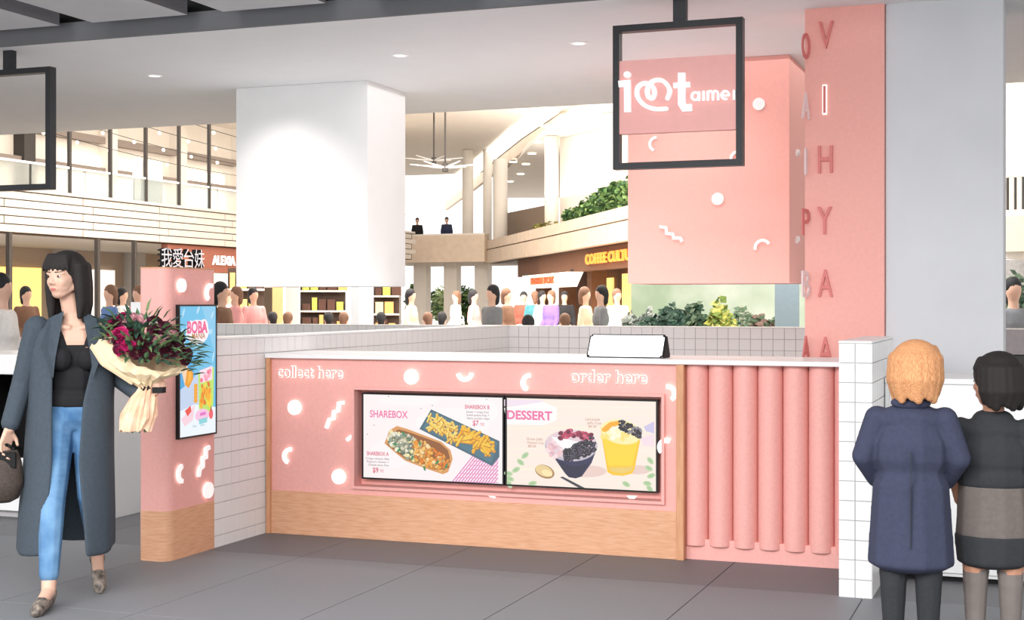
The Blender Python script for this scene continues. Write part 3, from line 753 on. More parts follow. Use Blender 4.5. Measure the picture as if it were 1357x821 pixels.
boxo('shaft', xa_, xb_, 8.6, 9.0, .06, 1.5, WALLW, np_, .003); boxo('skirting', xa_-.005, xb_+.1, 8.59, 9.0, 0, .06, GROUT, np_); finish_root(np_)

# ------------------------------------------------------------------ figures: one continuous surface from overlapping round forms, voxel-fused
def sph_verts(n=10, m=7):
    vs = [(0, 0, 1)]; fs = []
    for j in range(1, m):
        t = PI*j/m
        for i in range(n): a = 2*PI*i/n; vs.append((math.sin(t)*math.cos(a), math.sin(t)*math.sin(a), math.cos(t)))
    vs.append((0, 0, -1)); L = len(vs)-1
    for i in range(n):
        fs.append((0, 1+i, 1+(i+1) % n))
        for j in range(m-2): a = 1+j*n; fs.append((a+i, a+n+i, a+n+(i+1) % n, a+(i+1) % n))
        a = 1+(m-2)*n; fs.append((a+i, L, a+(i+1) % n))
    return vs, fs
SV, SF = sph_verts(); SV2, SF2 = sph_verts(16, 12)
class Blob:
    def __init__(s): s.v = []; s.f = []
    def ell(s, c, r, rot=(0, 0, 0), hi=False):
        V_, F_ = (SV2, SF2) if hi else (SV, SF)
        R3 = Euler(rot).to_matrix(); b = len(s.v); c = Vector(c)
        s.v += [tuple(c+R3 @ Vector((x*r[0], y*r[1], z*r[2]))) for x, y, z in V_]; s.f += [tuple(i+b for i in f) for f in F_]
    def cone(s, p0, r0, p1, r1, flat=1):
        p0 = Vector(p0); p1 = Vector(p1); L = (p1-p0).length; n = max(2, int(L/(min(r0, r1)*.45))+1)
        for i in range(n+1):
            t = i/n; r = r0+(r1-r0)*t; s.ell(p0.lerp(p1, t), (r, r*flat, r))
    def chain(s, pts, flat=1):
        for a, b in zip(pts[:-1], pts[1:]): s.cone(a[0], a[1], b[0], b[1], flat)
    def make(s, name, vox, m, parent, it=4, dec=None):
        me = bpy.data.meshes.new(name); me.from_pydata(s.v, [], s.f)
        o = bpy.data.objects.new(name, me); COL.objects.link(o)
        md = o.modifiers.new('r', 'REMESH'); md.mode = 'VOXEL'; md.voxel_size = vox; md.use_smooth_shade = True
        if it: sm = o.modifiers.new('s', 'SMOOTH'); sm.factor = .5; sm.iterations = it
        if dec: dc = o.modifiers.new('d', 'DECIMATE'); dc.ratio = dec
        me2 = bpy.data.meshes.new_from_object(o.evaluated_get(bpy.context.evaluated_depsgraph_get()))
        bpy.data.objects.remove(o); bpy.data.meshes.remove(me)
        for p in me2.polygons: p.use_smooth = True
        me2.materials.clear(); me2.name = name
        return link(name, me2, m, parent)
def hand(b, wr, d, nrm, curl=.5, sc=1.0, thumb=1):
    """palm at wrist wr pointing along d, palm normal nrm; fingers curl towards nrm"""
    wr = Vector(wr); d = Vector(d).normalized(); nrm = (Vector(nrm)-d*Vector(nrm).dot(d)).normalized(); s = d.cross(nrm)*thumb
    for k in range(4):
        o = (k-1.5)*.019*sc
        b.cone(wr+s*o*.5, .015*sc, wr+d*.08*sc+s*o, .0115*sc)
        L = [.038, .044, .041, .032][k]*sc; p = wr+d*.084*sc+s*o; a = 0
        for j in range(3):
            a += curl*[.6, 1, .8][j]; q = p+(d*math.cos(a)+nrm*math.sin(a))*L*[1, .72, .55][j]
            b.cone(p, (.0092-.001*j)*sc, q, (.0085-.001*j)*sc); p = q
    t0 = wr+d*.02*sc-s*.022*sc; t1 = t0+(d*.6-s*.7+nrm*.3).normalized()*.036*sc; t2 = t1+(d*.9-s*.25+nrm*.4).normalized()*.03*sc
    b.cone(t0, .014*sc, t1, .0105*sc); b.cone(t1, .0105*sc, t2, .0085*sc)
def head(b, c, h, fdir, tilt=0):
    """head of height h centred at c, facing fdir (plan direction); returns helper to place features"""
    c = Vector(c); f = Vector((fdir[0], fdir[1], 0)).normalized(); r = Vector((-f.y, f.x, 0)); u = Vector((0, 0, 1)); az = math.atan2(f.y, f.x)
    P = lambda a, s_, z: c+f*a*h+r*s_*h+u*z*h
    E_ = lambda p, rr, **k: b.ell(p, (rr[0]*h, rr[1]*h, rr[2]*h), (0, 0, az), True)
    E_(P(-.05, 0, .12), (.42, .335, .38)); E_(P(.08, 0, -.08), (.30, .27, .36)); E_(P(.16, 0, -.34), (.155, .15, .12))   # skull, face, chin
    for s_ in (-1, 1):
        E_(P(.19, .14*s_, -.10), (.14, .11, .13)); b.cone(P(-.03, .24*s_, -.20), .075*h, P(.17, .10*s_, -.36), .06*h)      # cheeks, jaw
        b.cone(P(.33, .05*s_, .075), .038*h, P(.28, .20*s_, .085), .034*h)        # brow
        E_(P(-.03, .335*s_, -.01), (.07, .035, .105))                            # ears
        E_(P(.385, .045*s_, -.135), (.035, .04, .03))                            # nostrils
    b.cone(P(.35, 0, .03), .032*h, P(.415, 0, -.11), .045*h)                     # nose
    b.cone(P(.335, -.06, -.245), .026*h, P(.335, .06, -.245), .026*h); b.cone(P(.325, -.05, -.285), .028*h, P(.325, .05, -.285), .028*h)
    return P
def face_parts(P, h, root, lip, browc):
    for s_ in (-1, 1):
        b = Blob(); b.ell(P(.305, .125*s_, .015), (.047*h, .047*h, .034*h), hi=True); b.make('eye', .0022, mat('eye_white', (206, 198, 192), .3, noise=.02), root, 1)
        b = Blob(); b.ell(P(.345, .125*s_, .014), (.022*h, .024*h, .026*h), hi=True); b.make('iris', .0016, mat('dark_iris', (36, 26, 22), .3, noise=.02), root, 1)
        b = Blob(); b.cone(P(.37, .06*s_, .105), .012*h, P(.31, .20*s_, .115), .010*h); b.make('eyebrow', .002, browc, root, 1)
    b = Blob(); b.cone(P(.352, -.055, -.25), .016*h, P(.366, 0, -.243), .018*h); b.cone(P(.366, 0, -.243), .018*h, P(.352, .055, -.25), .016*h)
    b.cone(P(.345, -.045, -.278), .018*h, P(.345, .045, -.278), .018*h); b.make('lips', .002, lip, root, 1)
def loft(name, rings, m, root, n=40, th=.01, fold=0, seed=0):
    """open-front garment shell: rings (z,cx,cy,rx,ry,gapLeft,gapRight) in degrees from the front (-y)"""
    rr = random.Random(seed); ph = [rr.uniform(0, 6.28) for _ in range(4)]
    vs = []; fs = []
    R2 = []
    for i in range(len(rings)-1):
        for k in range(5):
            t = k/5; R2.append([a+(b-a)*(t*t*(3-2*t) if False else t) for a, b in zip(rings[i], rings[i+1])])
    R2.append(list(rings[-1]))
    top = R2[0][0]; bot = R2[-1][0]
    for z, cx, cy, rx, ry, gl, gr in R2:
        d = (top-z)/(top-bot)
        for i in range(n+1):
            a = math.radians(gr+(360-gl-gr)*i/n)
            k = 1+fold*d*(math.sin(a*7+ph[0])+.6*math.sin(a*11+ph[1]+d*2))
            vs.append((cx+rx*k*math.sin(a), cy-ry*k*math.cos(a), z+.01*math.sin(a*3+ph[2])*d))
    for j in range(len(R2)-1):
        for i in range(n): a = j*(n+1)+i; fs.append((a, a+1, a+n+2, a+n+1))
    me = bpy.data.meshes.new(name); me.from_pydata(vs, [], fs)
    for p in me.polygons: p.use_smooth = True
    o = link(name, me, m, root)
    md = o.modifiers.new('s', 'SOLIDIFY'); md.thickness = th; md.offset = 0
    md = o.modifiers.new('v', 'SUBSURF'); md.levels = 1; md.render_levels = 1
    me2 = bpy.data.meshes.new_from_object(o.evaluated_get(bpy.context.evaluated_depsgraph_get())); o.modifiers.clear(); o.data = me2
    return o
SKIN = mat('skin', (216, 174, 152), .5, noise=.04, scale=40)
SKIND = mat('skin_tan', (186, 136, 110), .5, noise=.04, scale=40)
COAT = mat('slate_coat_wool', (66, 76, 86), .9, noise=.15, scale=60, bump=.3)
TOPB = mat('black_knit', (26, 26, 30), .85, noise=.15, scale=80)
DENIM = mat('blue_denim', (62, 104, 148), .85, col2=(112, 152, 188), scale=7, bump=.2)
HAIRD = mat('dark_hair', (36, 31, 30), .75, noise=.3, scale=60, stretch=(8, 8, 1))
HAIRB = mat('blond_hair', (222, 168, 120), .75, col2=(176, 112, 70), scale=60, stretch=(6, 6, 1))

# ---- walking woman
def place_fig(name, label, px, depth, grp=None):
    p = atD(px, 400, depth); a = math.atan2(-p.x, p.y)
    return thing(name, label, 'person', (p.x, p.y, 0), a)
wm = place_fig('person', 'woman walking in a long dark slate coat, black top and blue jeans, carrying a bouquet', 97, 7.19)
b = Blob()
HC = (-.045, -.03, 1.625)
PW = head(b, HC, .235, (-.62, -.78))
b.chain([((-.02, .0, 1.53), .05), ((.0, .01, 1.44), .054), ((.01, .02, 1.38), .075)])
b.ell((.01, .01, 1.27), (.15, .095, .16)); b.ell((.01, 0, 1.32), (.165, .07, .075)); b.ell((.01, 0, 1.10), (.118, .085, .16)); b.ell((0, .01, .95), (.155, .108, .13))
b.ell((-.06, -.07, 1.22), (.06, .05, .06)); b.ell((.075, -.07, 1.22), (.06, .05, .06))
for s_ in (-1, 1): b.cone((.01+.03*s_, -.058, 1.37), .014, (.01+.12*s_, -.042, 1.38), .016)
SL, EL, WL = (-.165, .0, 1.35), (-.235, .03, 1.09), (-.305, -.03, .865)
SR, ER, WR = (.18, .0, 1.35), (.235, .03, 1.10), (.325, -.10, 1.03)
b.chain([(SL, .052), (EL, .038), (WL, .026)]); b.chain([(SR, .052), (ER, .038), (WR, .026)])
hand(b, WL, (-.25, -.15, -1), (.5, -.6, -.2), .55, 1.0, 1)
hand(b, WR, (.45, -.55, .25), (.7, .6, .1), .75, 1.0, -1)
K1, A1, T1 = (-.10, -.13, .52), (-.115, -.27, .085), (-.165, -.43, .03)
K2, A2, T2 = (.085, -.05, .52), (.12, .18, .17), (.13, .05, .035)
b.chain([((-.08, .0, .9), .088), (K1, .055), (A1, .036)]); b.chain([((.085, .0, .9), .088), (K2, .055), (A2, .036)])
b.chain([(A1, .034), (T1, .026)]); b.chain([(A2, .034), (T2, .026)])
b.make('body', .0052, SKIN, wm, 3)
face_parts(PW, .235, wm, mat('lips_rose', (196, 116, 108), .4, noise=.03), HAIRD)
b = Blob()   # hair: dark shoulder-length with fringe
f_ = Vector((-.62, -.78, 0)).normalized(); r_ = Vector((-f_.y, f_.x, 0)); HCv = Vector(HC)
hp = lambda a, s_, z: HCv+f_*a+r_*s_+Vector((0, 0, z))
b.ell(hp(-.03, 0, .045), (.102, .102, .095), hi=True)
for k in range(11):
    t = PI*(k/10)*1.16+PI/2-.08*PI   # around the back of the head
    x, y = math.cos(t)*.088, math.sin(t)*.088
    b.chain([(hp(x-.03, y, .05), .032), (hp(x*1.05-.035, y*1.06, -.05), .032), (hp(x*1.1-.04, y*1.08, -.13), .026), (hp(x*1.08-.035, y*1.02, -.20-.02*(k % 3)), .013)])
for k in range(7):
    s_ = (k-3)*.02; b.chain([(hp(.045, s_*.8, .10), .022), (hp(.078-abs(s_)*.25, s_*1.1, .062), .014), (hp(.084-abs(s_)*.35, s_*1.25, .035), .008)])
b.make('hair', .006, HAIRD, wm, 2)
b = Blob()
b.ell((.01, .010, 1.23), (.158, .108, .115)); b.ell((.01, .005, 1.10), (.13, .099, .13)); b.ell((.003, .01, 1.00), (.160, .118, .09))
for s_ in (-1, 1): b.cone((.01+.07*s_, -.05, 1.29), .04, (.01+.10*s_, -.035, 1.36), .03)
b.ell((-.06, -.078, 1.215), (.062, .05, .06)); b.ell((.075, -.078, 1.215), (.062, .05, .06))
for s_ in (-1, 1): b.chain([((.01+.10*s_, -.06, 1.26), .024), ((.01+.105*s_, -.03, 1.375), .02), ((.01+.10*s_, .05, 1.37), .02)])
b.make('tank_top', .006, TOPB, wm, 3)
b = Blob(); b.ell((0, .01, .93), (.168, .12, .115))
b.chain([((-.08, .0, .9), .1), (K1, .068), ((-.113, -.25, .17), .05)]); b.chain([((.085, .0, .9), .1), (K2, .068), ((.118, .155, .23), .05)])
b.make('jeans', .0065, DENIM, wm, 3)
SHOE = mat('patterned_shoe', (60, 54, 52), .5, col2=(150, 138, 126), scale=40)
for nm, A_, T_ in (('shoe', A1, T1), ('shoe', A2, T2)):
    A_ = Vector(A_); T_ = Vector(T_); b = Blob(); hl = A_+Vector((0, .035, -.05))
    b.chain([(A_+Vector((0, .01, -.01)), .042), (hl, .032), (A_.lerp(T_, .6)+Vector((0, 0, -.008)), .038), (T_, .034), (T_+(T_-A_)*.12, .022)]); b.make(nm, .006, SHOE, wm, 2)
loft('coat', [(1.435, .0, .03, .075, .07, 40, 40), (1.40, .005, .02, .14, .09, 34, 34), (1.345, .005, .015, .195, .115, 30, 30), (1.24, .0, .015, .205, .145, 28, 30),
     (1.0, -.01, .02, .205, .165, 26, 16), (.7, -.02, .03, .215, .22, 22, 12), (.42, -.03, .04, .23, .27, 24, 20), (.24, -.035, .05, .235, .29, 26, 24)], COAT, wm, 44, .014, .025, 4)
for P3 in ([((-.175, .01, 1.365), .068), ((-.245, .035, 1.09), .056), ((-.300, -.02, .895), .048)], [((.185, .01, 1.365), .068), ((.245, .035, 1.10), .057), ((.315, -.085, 1.04), .048)]):
    b = Blob(); b.chain(P3); b.make('sleeve', .008, COAT, wm, 3)
for s_ in (-1, 1):
    pts = [(.045*s_, -.055, 1.455), (.11*s_, -.06, 1.42), (.155*s_, -.125, 1.28), (.095*s_, -.155, 1.12), (.085*s_, -.14, 1.22), (.06*s_, -.09, 1.36)]
    bm = bmesh.new(); va = [bm.verts.new(p) for p in pts]; vb = [bm.verts.new((p[0], p[1]+.012, p[2])) for p in pts]
    bm.faces.new(va); bm.faces.new(vb[::-1])
    for i in range(6): bm.faces.new((va[i], va[(i+1) % 6], vb[(i+1) % 6], vb[i]))
    bm_obj('lapel', bm, COAT, wm)

def local(root, p): return root.matrix_basis @ Vector(p)
def at_root(root, name, label, cat, p, **k):
    q = local(root, p); return thing(name, label, cat, q, root.rotation_euler.z, **k)
# handbag
hb = at_root(wm, 'handbag', 'dark brown woven handbag hanging from the walking woman’s hand', 'bag', (-.36, -.05, .50))
BAGM = mat('dark_woven_leather', (78, 66, 60), .7, noise=.4, scale=90, bump=.6)
bm = bmesh.new()
prof = [(.0, .06, .03), (.02, .10, .055), (.10, .125, .065), (.20, .115, .05), (.26, .095, .035)]
prev = None
for z, rx, ry in prof:
    ring = [bm.verts.new((rx*math.cos(2*PI*i/24), ry*math.sin(2*PI*i/24), z)) for i in range(24)]
    if prev:
        for i in range(24): bm.faces.new((prev[i], prev[(i+1) % 24], ring[(i+1) % 24], ring[i]))
    else: bm.faces.new(ring[::-1])
    prev = ring
bm.faces.new(prev)
bm_obj('bag_body', bm, BAGM, hb, True)
bm = bmesh.new(); tube(bm, [(.085*math.cos(t), .0, .24+.055*math.sin(t)) for t in [PI*i/10 for i in range(11)]], .008); bm_obj('handle', bm, BLK, hb, True)
boxo('flap', -.09, .09, -.045, -.03, .17, .255, BLK, hb, .006)
# bouquet
bq = at_root(wm, 'bouquet', 'large bouquet of magenta, burgundy and pink flowers wrapped in cream paper', 'bouquet', (.36, -.14, 1.04))
PAPER = mat('cream_wrapping_paper', (238, 214, 176), .8, noise=.08, scale=12); PEACH = mat('peach_wrapping_paper', (228, 176, 142), .8, col2=(244, 206, 176), scale=14)
def crumple(name, rings, m, root, n=36, amp=.01, seed=1, a0=0, a1=360):
    rr = random.Random(seed); vs = []; fs = []
    for (c, rx, ry, rot) in rings:
        R3 = Euler(rot).to_matrix()
        for i in range(n): 
            a = math.radians(a0+(a1-a0)*i/n); k = 1+(rr.uniform(-1, 1)*amp/rx)
            vs.append(tuple(Vector(c)+R3 @ Vector((rx*k*math.cos(a), ry*k*math.sin(a), rr.uniform(-1, 1)*amp))))
    full = abs(a1-a0) >= 360
    for j in range(len(rings)-1):
        for i in range(n if full else n-1): fs.append((j*n+i, j*n+(i+1) % n, (j+1)*n+(i+1) % n, (j+1)*n+i))
    me = bpy.data.meshes.new(name); me.from_pydata(vs, [], fs); o = link(name, me, m, root)
    md = o.modifiers.new('s', 'SOLIDIFY'); md.thickness = .003
    o.data = bpy.data.meshes.new_from_object(o.evaluated_get(bpy.context.evaluated_depsgraph_get())); o.modifiers.clear(); return o
TL = (0, .0, 0)
crumple('wrapping_paper', [((0, 0, .02), .025, .025, TL), ((-.01, 0, .07), .09, .07, TL), ((-.01, 0, .12), .16, .11, (.25, .12, 0)), ((.0, .01, .17), .20, .13, (.45, .2, 0)), ((.0, .02, .205), .205, .14, (.55, .24, 0))], PAPER, bq, amp=.010)
crumple('stem_wrap', [((0, 0, .03), .028, .028, TL), ((-.02, 0, -.03), .06, .05, TL), ((-.04, 0, -.12), .085, .06, TL), ((-.06, 0, -.19), .07, .05, TL)], PEACH, bq, amp=.012, seed=5)
crumple('paper_flap', [((-.03, -.02, .05), .05, .04, TL), ((-.14, -.01, .19), .10, .05, (0, -.5, 0)), ((-.20, .0, .29), .10, .05, (0, -.6, 0))], PAPER, bq, n=20, amp=.008, seed=9, a0=120, a1=300)
bm = bmesh.new(); prism(bm, circ(0, 0, .036), .012, .04); prism(bm, [(.02, -.045), (.07, -.06), (.09, -.03), (.05, -.03)], .0, .03); bm_obj('ribbon', bm, BLK, bq)
bm = bmesh.new()
for k in range(9):
    a = 2*PI*k/9; cyl(bm, (.012*math.cos(a), .012*math.sin(a), .06), (-.05+.05*math.cos(a), .035*math.sin(a), -.2), .004, .004, 6)
o = bm_obj('stems', bm, mat('green_stem', (96, 120, 76), .7, noise=.1), bq); o['kind'] = 'stuff'
def flower_mesh(col, seed):
    rr = random.Random(seed); bm = bmesh.new()
    for ring, (n, rad, h, tl) in enumerate([(3, .010, .020, .2), (5, .019, .018, .6), (6, .028, .012, 1.0), (7, .036, .004, 1.3)]):
        for k in range(n):
            a = 2*PI*(k+.5*ring)/n+rr.uniform(-.15, .15); c, s_ = math.cos(a), math.sin(a); w_ = .9*rad
            base = Vector((c*rad*.25, s_*rad*.25, 0)); tip = Vector((c*rad, s_*rad, h+.018*math.cos(tl))); mid = (base+tip)/2+Vector((c*.006, s_*.006, -.002)); t = Vector((-s_, c, 0))
            v = [bm.verts.new(p) for p in (base, mid-t*w_*.75, tip-t*w_*.45, tip+Vector((c, s_, -.3))*.006, tip+t*w_*.45, mid+t*w_*.75)]
            bm.faces.new(v)
    me = bpy.data.meshes.new('flower'); bm.to_mesh(me); bm.free(); me.materials.append(mat('petals_%d' % seed, col, .6, noise=.2, scale=60)); return me
FLM = [(flower_mesh((206, 44, 116), 1), 'magenta flower'), (flower_mesh((92, 34, 52), 2), 'burgundy flower'), (flower_mesh((226, 168, 176), 3), 'dusty pink flower'), (flower_mesh((238, 226, 220), 4), 'white flower'), (flower_mesh((120, 52, 80), 5), 'plum flower')]
rr = random.Random(11)
def leaf_mesh(col, L=.07, W=.012, nm='leaf'):
    bm = bmesh.new(); v = [bm.verts.new(p) for p in ((0, 0, 0), (W, .2*L, .004), (W*.9, .6*L, .008), (0, L, .0), (-W*.9, .6*L, .008), (-W, .2*L, .004))]
    m_ = [bm.verts.new(p) for p in ((0, .3*L, -.002), (0, .65*L, .002))]
    for f in ((0, 1, 6), (1, 2, 7, 6), (2, 3, 7), (3, 4, 7), (4, 5, 6, 7), (5, 0, 6)): bm.faces.new([(v+m_)[i] for i in f])
    me = bpy.data.meshes.new(nm); bm.to_mesh(me); bm.free(); me.materials.append(mat('leaf_%s' % str(col), col, .6, noise=.2)); return me
LFM = [leaf_mesh((88, 122, 84)), leaf_mesh((120, 146, 96), .09, .009), leaf_mesh((58, 88, 72), .08, .015)]
for k in range(56):
    th = rr.uniform(0, 2*PI); q = math.sqrt(rr.random()); x = .0+.205*q*math.cos(th); v_ = q*math.sin(th); y = .0+.12*v_-.03*(1-q*q); z = .24+.115*v_+.09*(1-q*q)-x*.25
    me, lb = FLM[rr.choice([1, 1, 1, 2, 3, 4, 4, 1, 2]) if x > -.08 else rr.choice([0, 0, 2, 4, 1])]
    d = Vector((x*1.8, -.55+y, .15+v_*.5)); o = link('flower', me, None, bq, (x, y, z), d.to_track_quat('Z', 'Y').to_euler()); s_ = rr.uniform(.7, 1.15); o.scale = (s_, s_, s_); o['label'] = lb
for k in range(190):
    th = rr.uniform(0, 2*PI); q = rr.uniform(.2, 1.0); x = .02+.235*q*math.cos(th); y = -.01+.13*q*math.sin(th); z = .24+.12*q*math.sin(th)+.07*(1-q)-x*.3+rr.uniform(-.03, .05); y -= .05*(1-q)+(.05 if x > .02 and k % 2 else 0)
    d = Vector((x+.04, y-.06, rr.uniform(-.1, .16))); link('leaf', LFM[k % 3], None, bq, (x, y, z), d.to_track_quat('Y', 'Z').to_euler())

# ---- two children seen from behind
def child(label, px, depth, o):
    k = place_fig('person', label, px, depth); b = Blob(); H = o['h']; hz = H-.115; hx = o.get('hx', 0)
    P_ = head(b, (hx, 0, hz), .22, o['face'])
    b.chain([((hx*.8, .01, hz-.08), .042), ((0, .0, hz-.16), .05)])
    sh = hz-.20; sw_ = o['sw']
    b.ell((0, 0, sh-.13), (.13, .085, .16)); b.ell((0, 0, sh-.34), (.118, .085, .13)); b.ell((0, 0, sh-.01), (sw_*.8, .06, .06))
    for s_ in (-1, 1):
        hipz = sh-.40; b.chain([((.065*s_, 0, hipz), .075), ((.07*s_, -.01, .34), .05), ((.07*s_, .01, .07), .034)]); b.chain([((.07*s_, .02, .045), .034), ((.08*s_, -.0-.0, .035), .03), ((.085*s_, .13, .025), .026)])
        e = o['elb'][s_]; w_ = o['wr'][s_]; b.chain([((sw_*s_, 0, sh), .042), (e, .034), (w_, .024)])
        hand(b, w_, Vector(w_)-Vector(e)+Vector((0, .02, -.05)), (-s_, .4, 0), .6, .85, s_)
    b.make('body', .006, o['skin'], k, 3); face_parts(P_, .22, k, mat('lips_child', (196, 116, 108), .4, noise=.03), o['hairm'])
    b = Blob(); f = Vector((o['face'][0], o['face'][1], 0)).normalized(); r = Vector((-f.y, f.x, 0)); c = Vector((hx, 0, hz))
    b.ell(c-f*.022+Vector((0, 0, .035)), (.104, .104, .098), hi=True)
    hl = o['hl']
    for j in range(13):
        t = PI*1.1*(j/12)+PI/2-.05*PI; x, y = math.cos(t)*.083, math.sin(t)*.083
        b.chain([(c+f*(x-.022)+r*y+Vector((0, 0, .05)), .032), (c+f*(x*1.08-.025)+r*y*1.08+Vector((0, 0, -.03)), .030), (c+f*(x*.98-.02)+r*y*.98+Vector((0, 0, -.03-hl-.012*(j % 3))), .018)])
    for j in range(6):
        y = (j-2.5)*.026; b.chain([(c+f*.03+r*y*.8+Vector((0, 0, .088)), .022), (c+f*(.07-abs(y)*.4)+r*y*1.1+Vector((0, 0, .058)), .013)])
    b.make('hair', .006, o['hairm'], k, 2); return k, sh, sw_
NAVY = mat('navy_wool', (58, 62, 84), .9, noise=.15, scale=60, bump=.3)
CHAR = mat('charcoal_cloth', (48, 50, 54), .9, noise=.15, scale=60, bump=.3); TAUPE = mat('taupe_cloth', (108, 100, 96), .9, noise=.15, scale=50)
GREYS = mat('grey_tights', (120, 112, 108), .85, noise=.1)
kA, sh, sw_ = child('blond child seen from behind in a long navy coat, right of the tiled wall', 1207, 5.84,
   dict(h=1.33, face=(.45, .9), sw=.135, elb={-1: (-.19, .0, .86), 1: (.185, .0, .86)}, wr={-1: (-.125, .13, .74), 1: (.12, .13, .74)}, skin=SKIN, hairm=HAIRB, hl=.06, hx=.03))
b = Blob()
b.ell((0, 0, sh+.0), (.15, .085, .065)); b.ell((0, .0, sh-.13), (.158, .118, .16)); b.ell((0, 0, sh-.33), (.16, .125, .20)); 
for i in range(31): t = i/30; b.ell((0, .0, .74-.31*t), (.158+.022*t, .125+.02*t, .05))
for s_ in (-1, 1): b.chain([((.135*s_, 0, sh), .055), ((.19*s_, .0, .86), .05), ((.14*s_, .10, .76), .045)])
b.ell((0, .02, sh+.055), (.075, .07, .035)); b.make('coat', .008, NAVY, kA, 4)
b = Blob(); b.ell((0, -.03, sh+.07), (.085, .04, .03)); b.make('collar', .006, NAVY, kA, 3)
boxo('back_seam', -.0015, .0015, -.137, -.12, .5, sh-.12, CHAR, kA); 
for s_ in (-1, 1):
    b = Blob(); b.chain([((.065*s_, 0, .5), .07), ((.07*s_, -.01, .34), .056), ((.07*s_, .01, .08), .04)]); b.make('trouser_leg', .007, CHAR, kA, 2)
    b = Blob(); b.chain([((.07*s_, .0, .05), .046), ((.083*s_, .12, .036), .036)]); b.make('shoe', .007, BLK, kA, 2)
kB, sh, sw_ = child('dark-haired child seen from behind in a charcoal jacket with taupe tunic', 1316, 5.9,
   dict(h=1.28, face=(-.85, .5), sw=.13, elb={-1: (-.165, .0, .83), 1: (.17, .0, .83)}, wr={-1: (-.135, .06, .66), 1: (.15, .04, .65)}, skin=SKIND, hairm=HAIRD, hl=.045, hx=.005))
b = Blob(); b.ell((0, 0, sh), (.145, .085, .06)); b.ell((0, 0, sh-.11), (.152, .11, .13)); b.ell((0, 0, sh-.20), (.152, .112, .09))
for s_ in (-1, 1): b.chain([((.13*s_, 0, sh), .053), ((.165*s_, .0, .84), .048)])
b.ell((0, .01, sh+.05), (.085, .08, .04)); b.make('jacket', .008, CHAR, kB, 4)
b = Blob()
for i in range(31): t = i/30; b.ell((0, 0, .73-.20*t), (.142+.014*t, .105+.012*t, .035))
b.make('tunic', .008, TAUPE, kB, 3)
b = Blob()
for i in range(13): t = i/12; b.ell((0, 0, .52-.10*t), (.160-.01*t, .12, .035))
b.make('skirt_hem', .008, CHAR, kB, 3)
for s_ in (-1, 1):
    b = Blob(); b.chain([((.065*s_, 0, .46), .062), ((.07*s_, -.01, .34), .053), ((.07*s_, .01, .08), .038)]); b.make('stocking', .007, GREYS, kB, 2)
    b = Blob(); b.chain([((.07*s_, .0, .05), .045), ((.083*s_, .12, .036), .036)]); b.make('shoe', .007, BLK, kB, 2)
bpy.context.view_layer.update()

# ------------------------------------------------------------------ the mall beyond
BEIGE = mat('beige_plank_cladding', (200, 192, 184), .6, noise=.10, scale=3); BEIGE2 = mat('beige_stone_panel', (228, 208, 188), .6, noise=.10, scale=4)
CREAM = mat('cream_plaster', (240, 232, 222), .8, noise=.04, scale=2); GREYP = mat('grey_soffit', (190, 188, 188), .8, noise=.05)
BROWN = mat('brown_fascia', (128, 88, 66), .7, noise=.15, scale=5); DKB = mat('dark_brown', (70, 52, 44), .7, noise=.2, scale=5)
DSTEEL = mat('dark_steel', (60, 56, 54), .5, noise=.1); WARM = mat('warm_lit_window', (255, 214, 130), .5, emit=1.0, noise=.1); WARMW = mat('bright_shop_window', (255, 246, 230), .5, emit=1.1, noise=.05)
ORNG = mat('orange_sign_letter', (255, 150, 60), .5, emit=1.0, noise=.02); GLASS = mat('balcony_glass', (226, 234, 232), .08, noise=.01, trans=.85)
BULB = mat('string_bulb', (255, 244, 214), .5, emit=4, noise=.01); SKYL = mat('skylight_cove', (255, 250, 240), .5, emit=1.6, noise=.02)
MCE = thing('ceiling', 'white atrium ceiling of the mall', None); MCE['kind'] = 'structure'
boxo('slab', -46, 12, 13.4, 66, 8, 8.3, CREAM, MCE)
# left wing
LX = -22.0
lb = thing('balcony', 'long upper balcony clad in pale planks, left beyond the stall', 'balcony', (LX, 35, 3.08))
for r_i in range(5):
    for c_i in range(9):
        boxo('plank', LX-.04+.012*((c_i*3+r_i*5) % 4), LX+.04, 19+c_i*3.2+.02+.4*(r_i % 2), 19+(c_i+1)*3.2-.02+.4*(r_i % 2), 3.1+r_i*.19, 3.1+r_i*.19+.165, BEIGE, lb)
boxo('core', LX-.5, LX-.04, 19, 48, 3.08, 4.05, DKB, lb); boxo('slab', -29, LX-.5, 19, 48, 3.08, 3.4, GREYP, lb); boxo('coping', LX-.55, LX+.1, 19, 48, 4.05, 4.12, BEIGE, lb)
for c_i in range(14): boxo('glass_panel', LX-.28, LX-.26, 19.1+c_i*2, 21+c_i*2, 4.14, 4.75, GLASS, lb)
boxo('handrail', LX-.31, LX-.23, 19, 48, 4.75, 4.80, WHITE, lb)
for px_ in (92, 146, 193, 237, 277): y_ = atX(px_, 200, LX-.27).y; boxo('post', LX-.31, LX-.23, y_-.04, y_+.04, 4.12, 8, DSTEEL, lb)
y_ = atX(203, 200, LX-.3).y; boxo('pilaster', LX-.6, LX-.35, y_-.5, y_+.5, 4.12, 5.3, WHITE, lb); 
finish_root(lb)
ul = thing('shopfront', 'bright upper-storey shop behind the pale plank balcony', 'shop', (-28, 35, 3.4))
boxo('rear_wall', -29, -28.6, 19, 48, 3.4, 8, CREAM, ul); boxo('end_wall', -29, LX-.6, 47.6, 48, 3.08, 8, CREAM, ul)
for z_ in (5.6, 6.6): boxo('beam', -28.6, -28.3, 19, 48, z_, z_+.22, mat('taupe_beam', (150, 138, 130), .7, noise=.1), ul)
for y_ in (24, 27, 30.5, 34, 38, 42, 46): boxo('pillar', -28.6, -28.2, y_, y_+.5, 3.4, 8, CREAM if y_ != 34 else DSTEEL, ul)
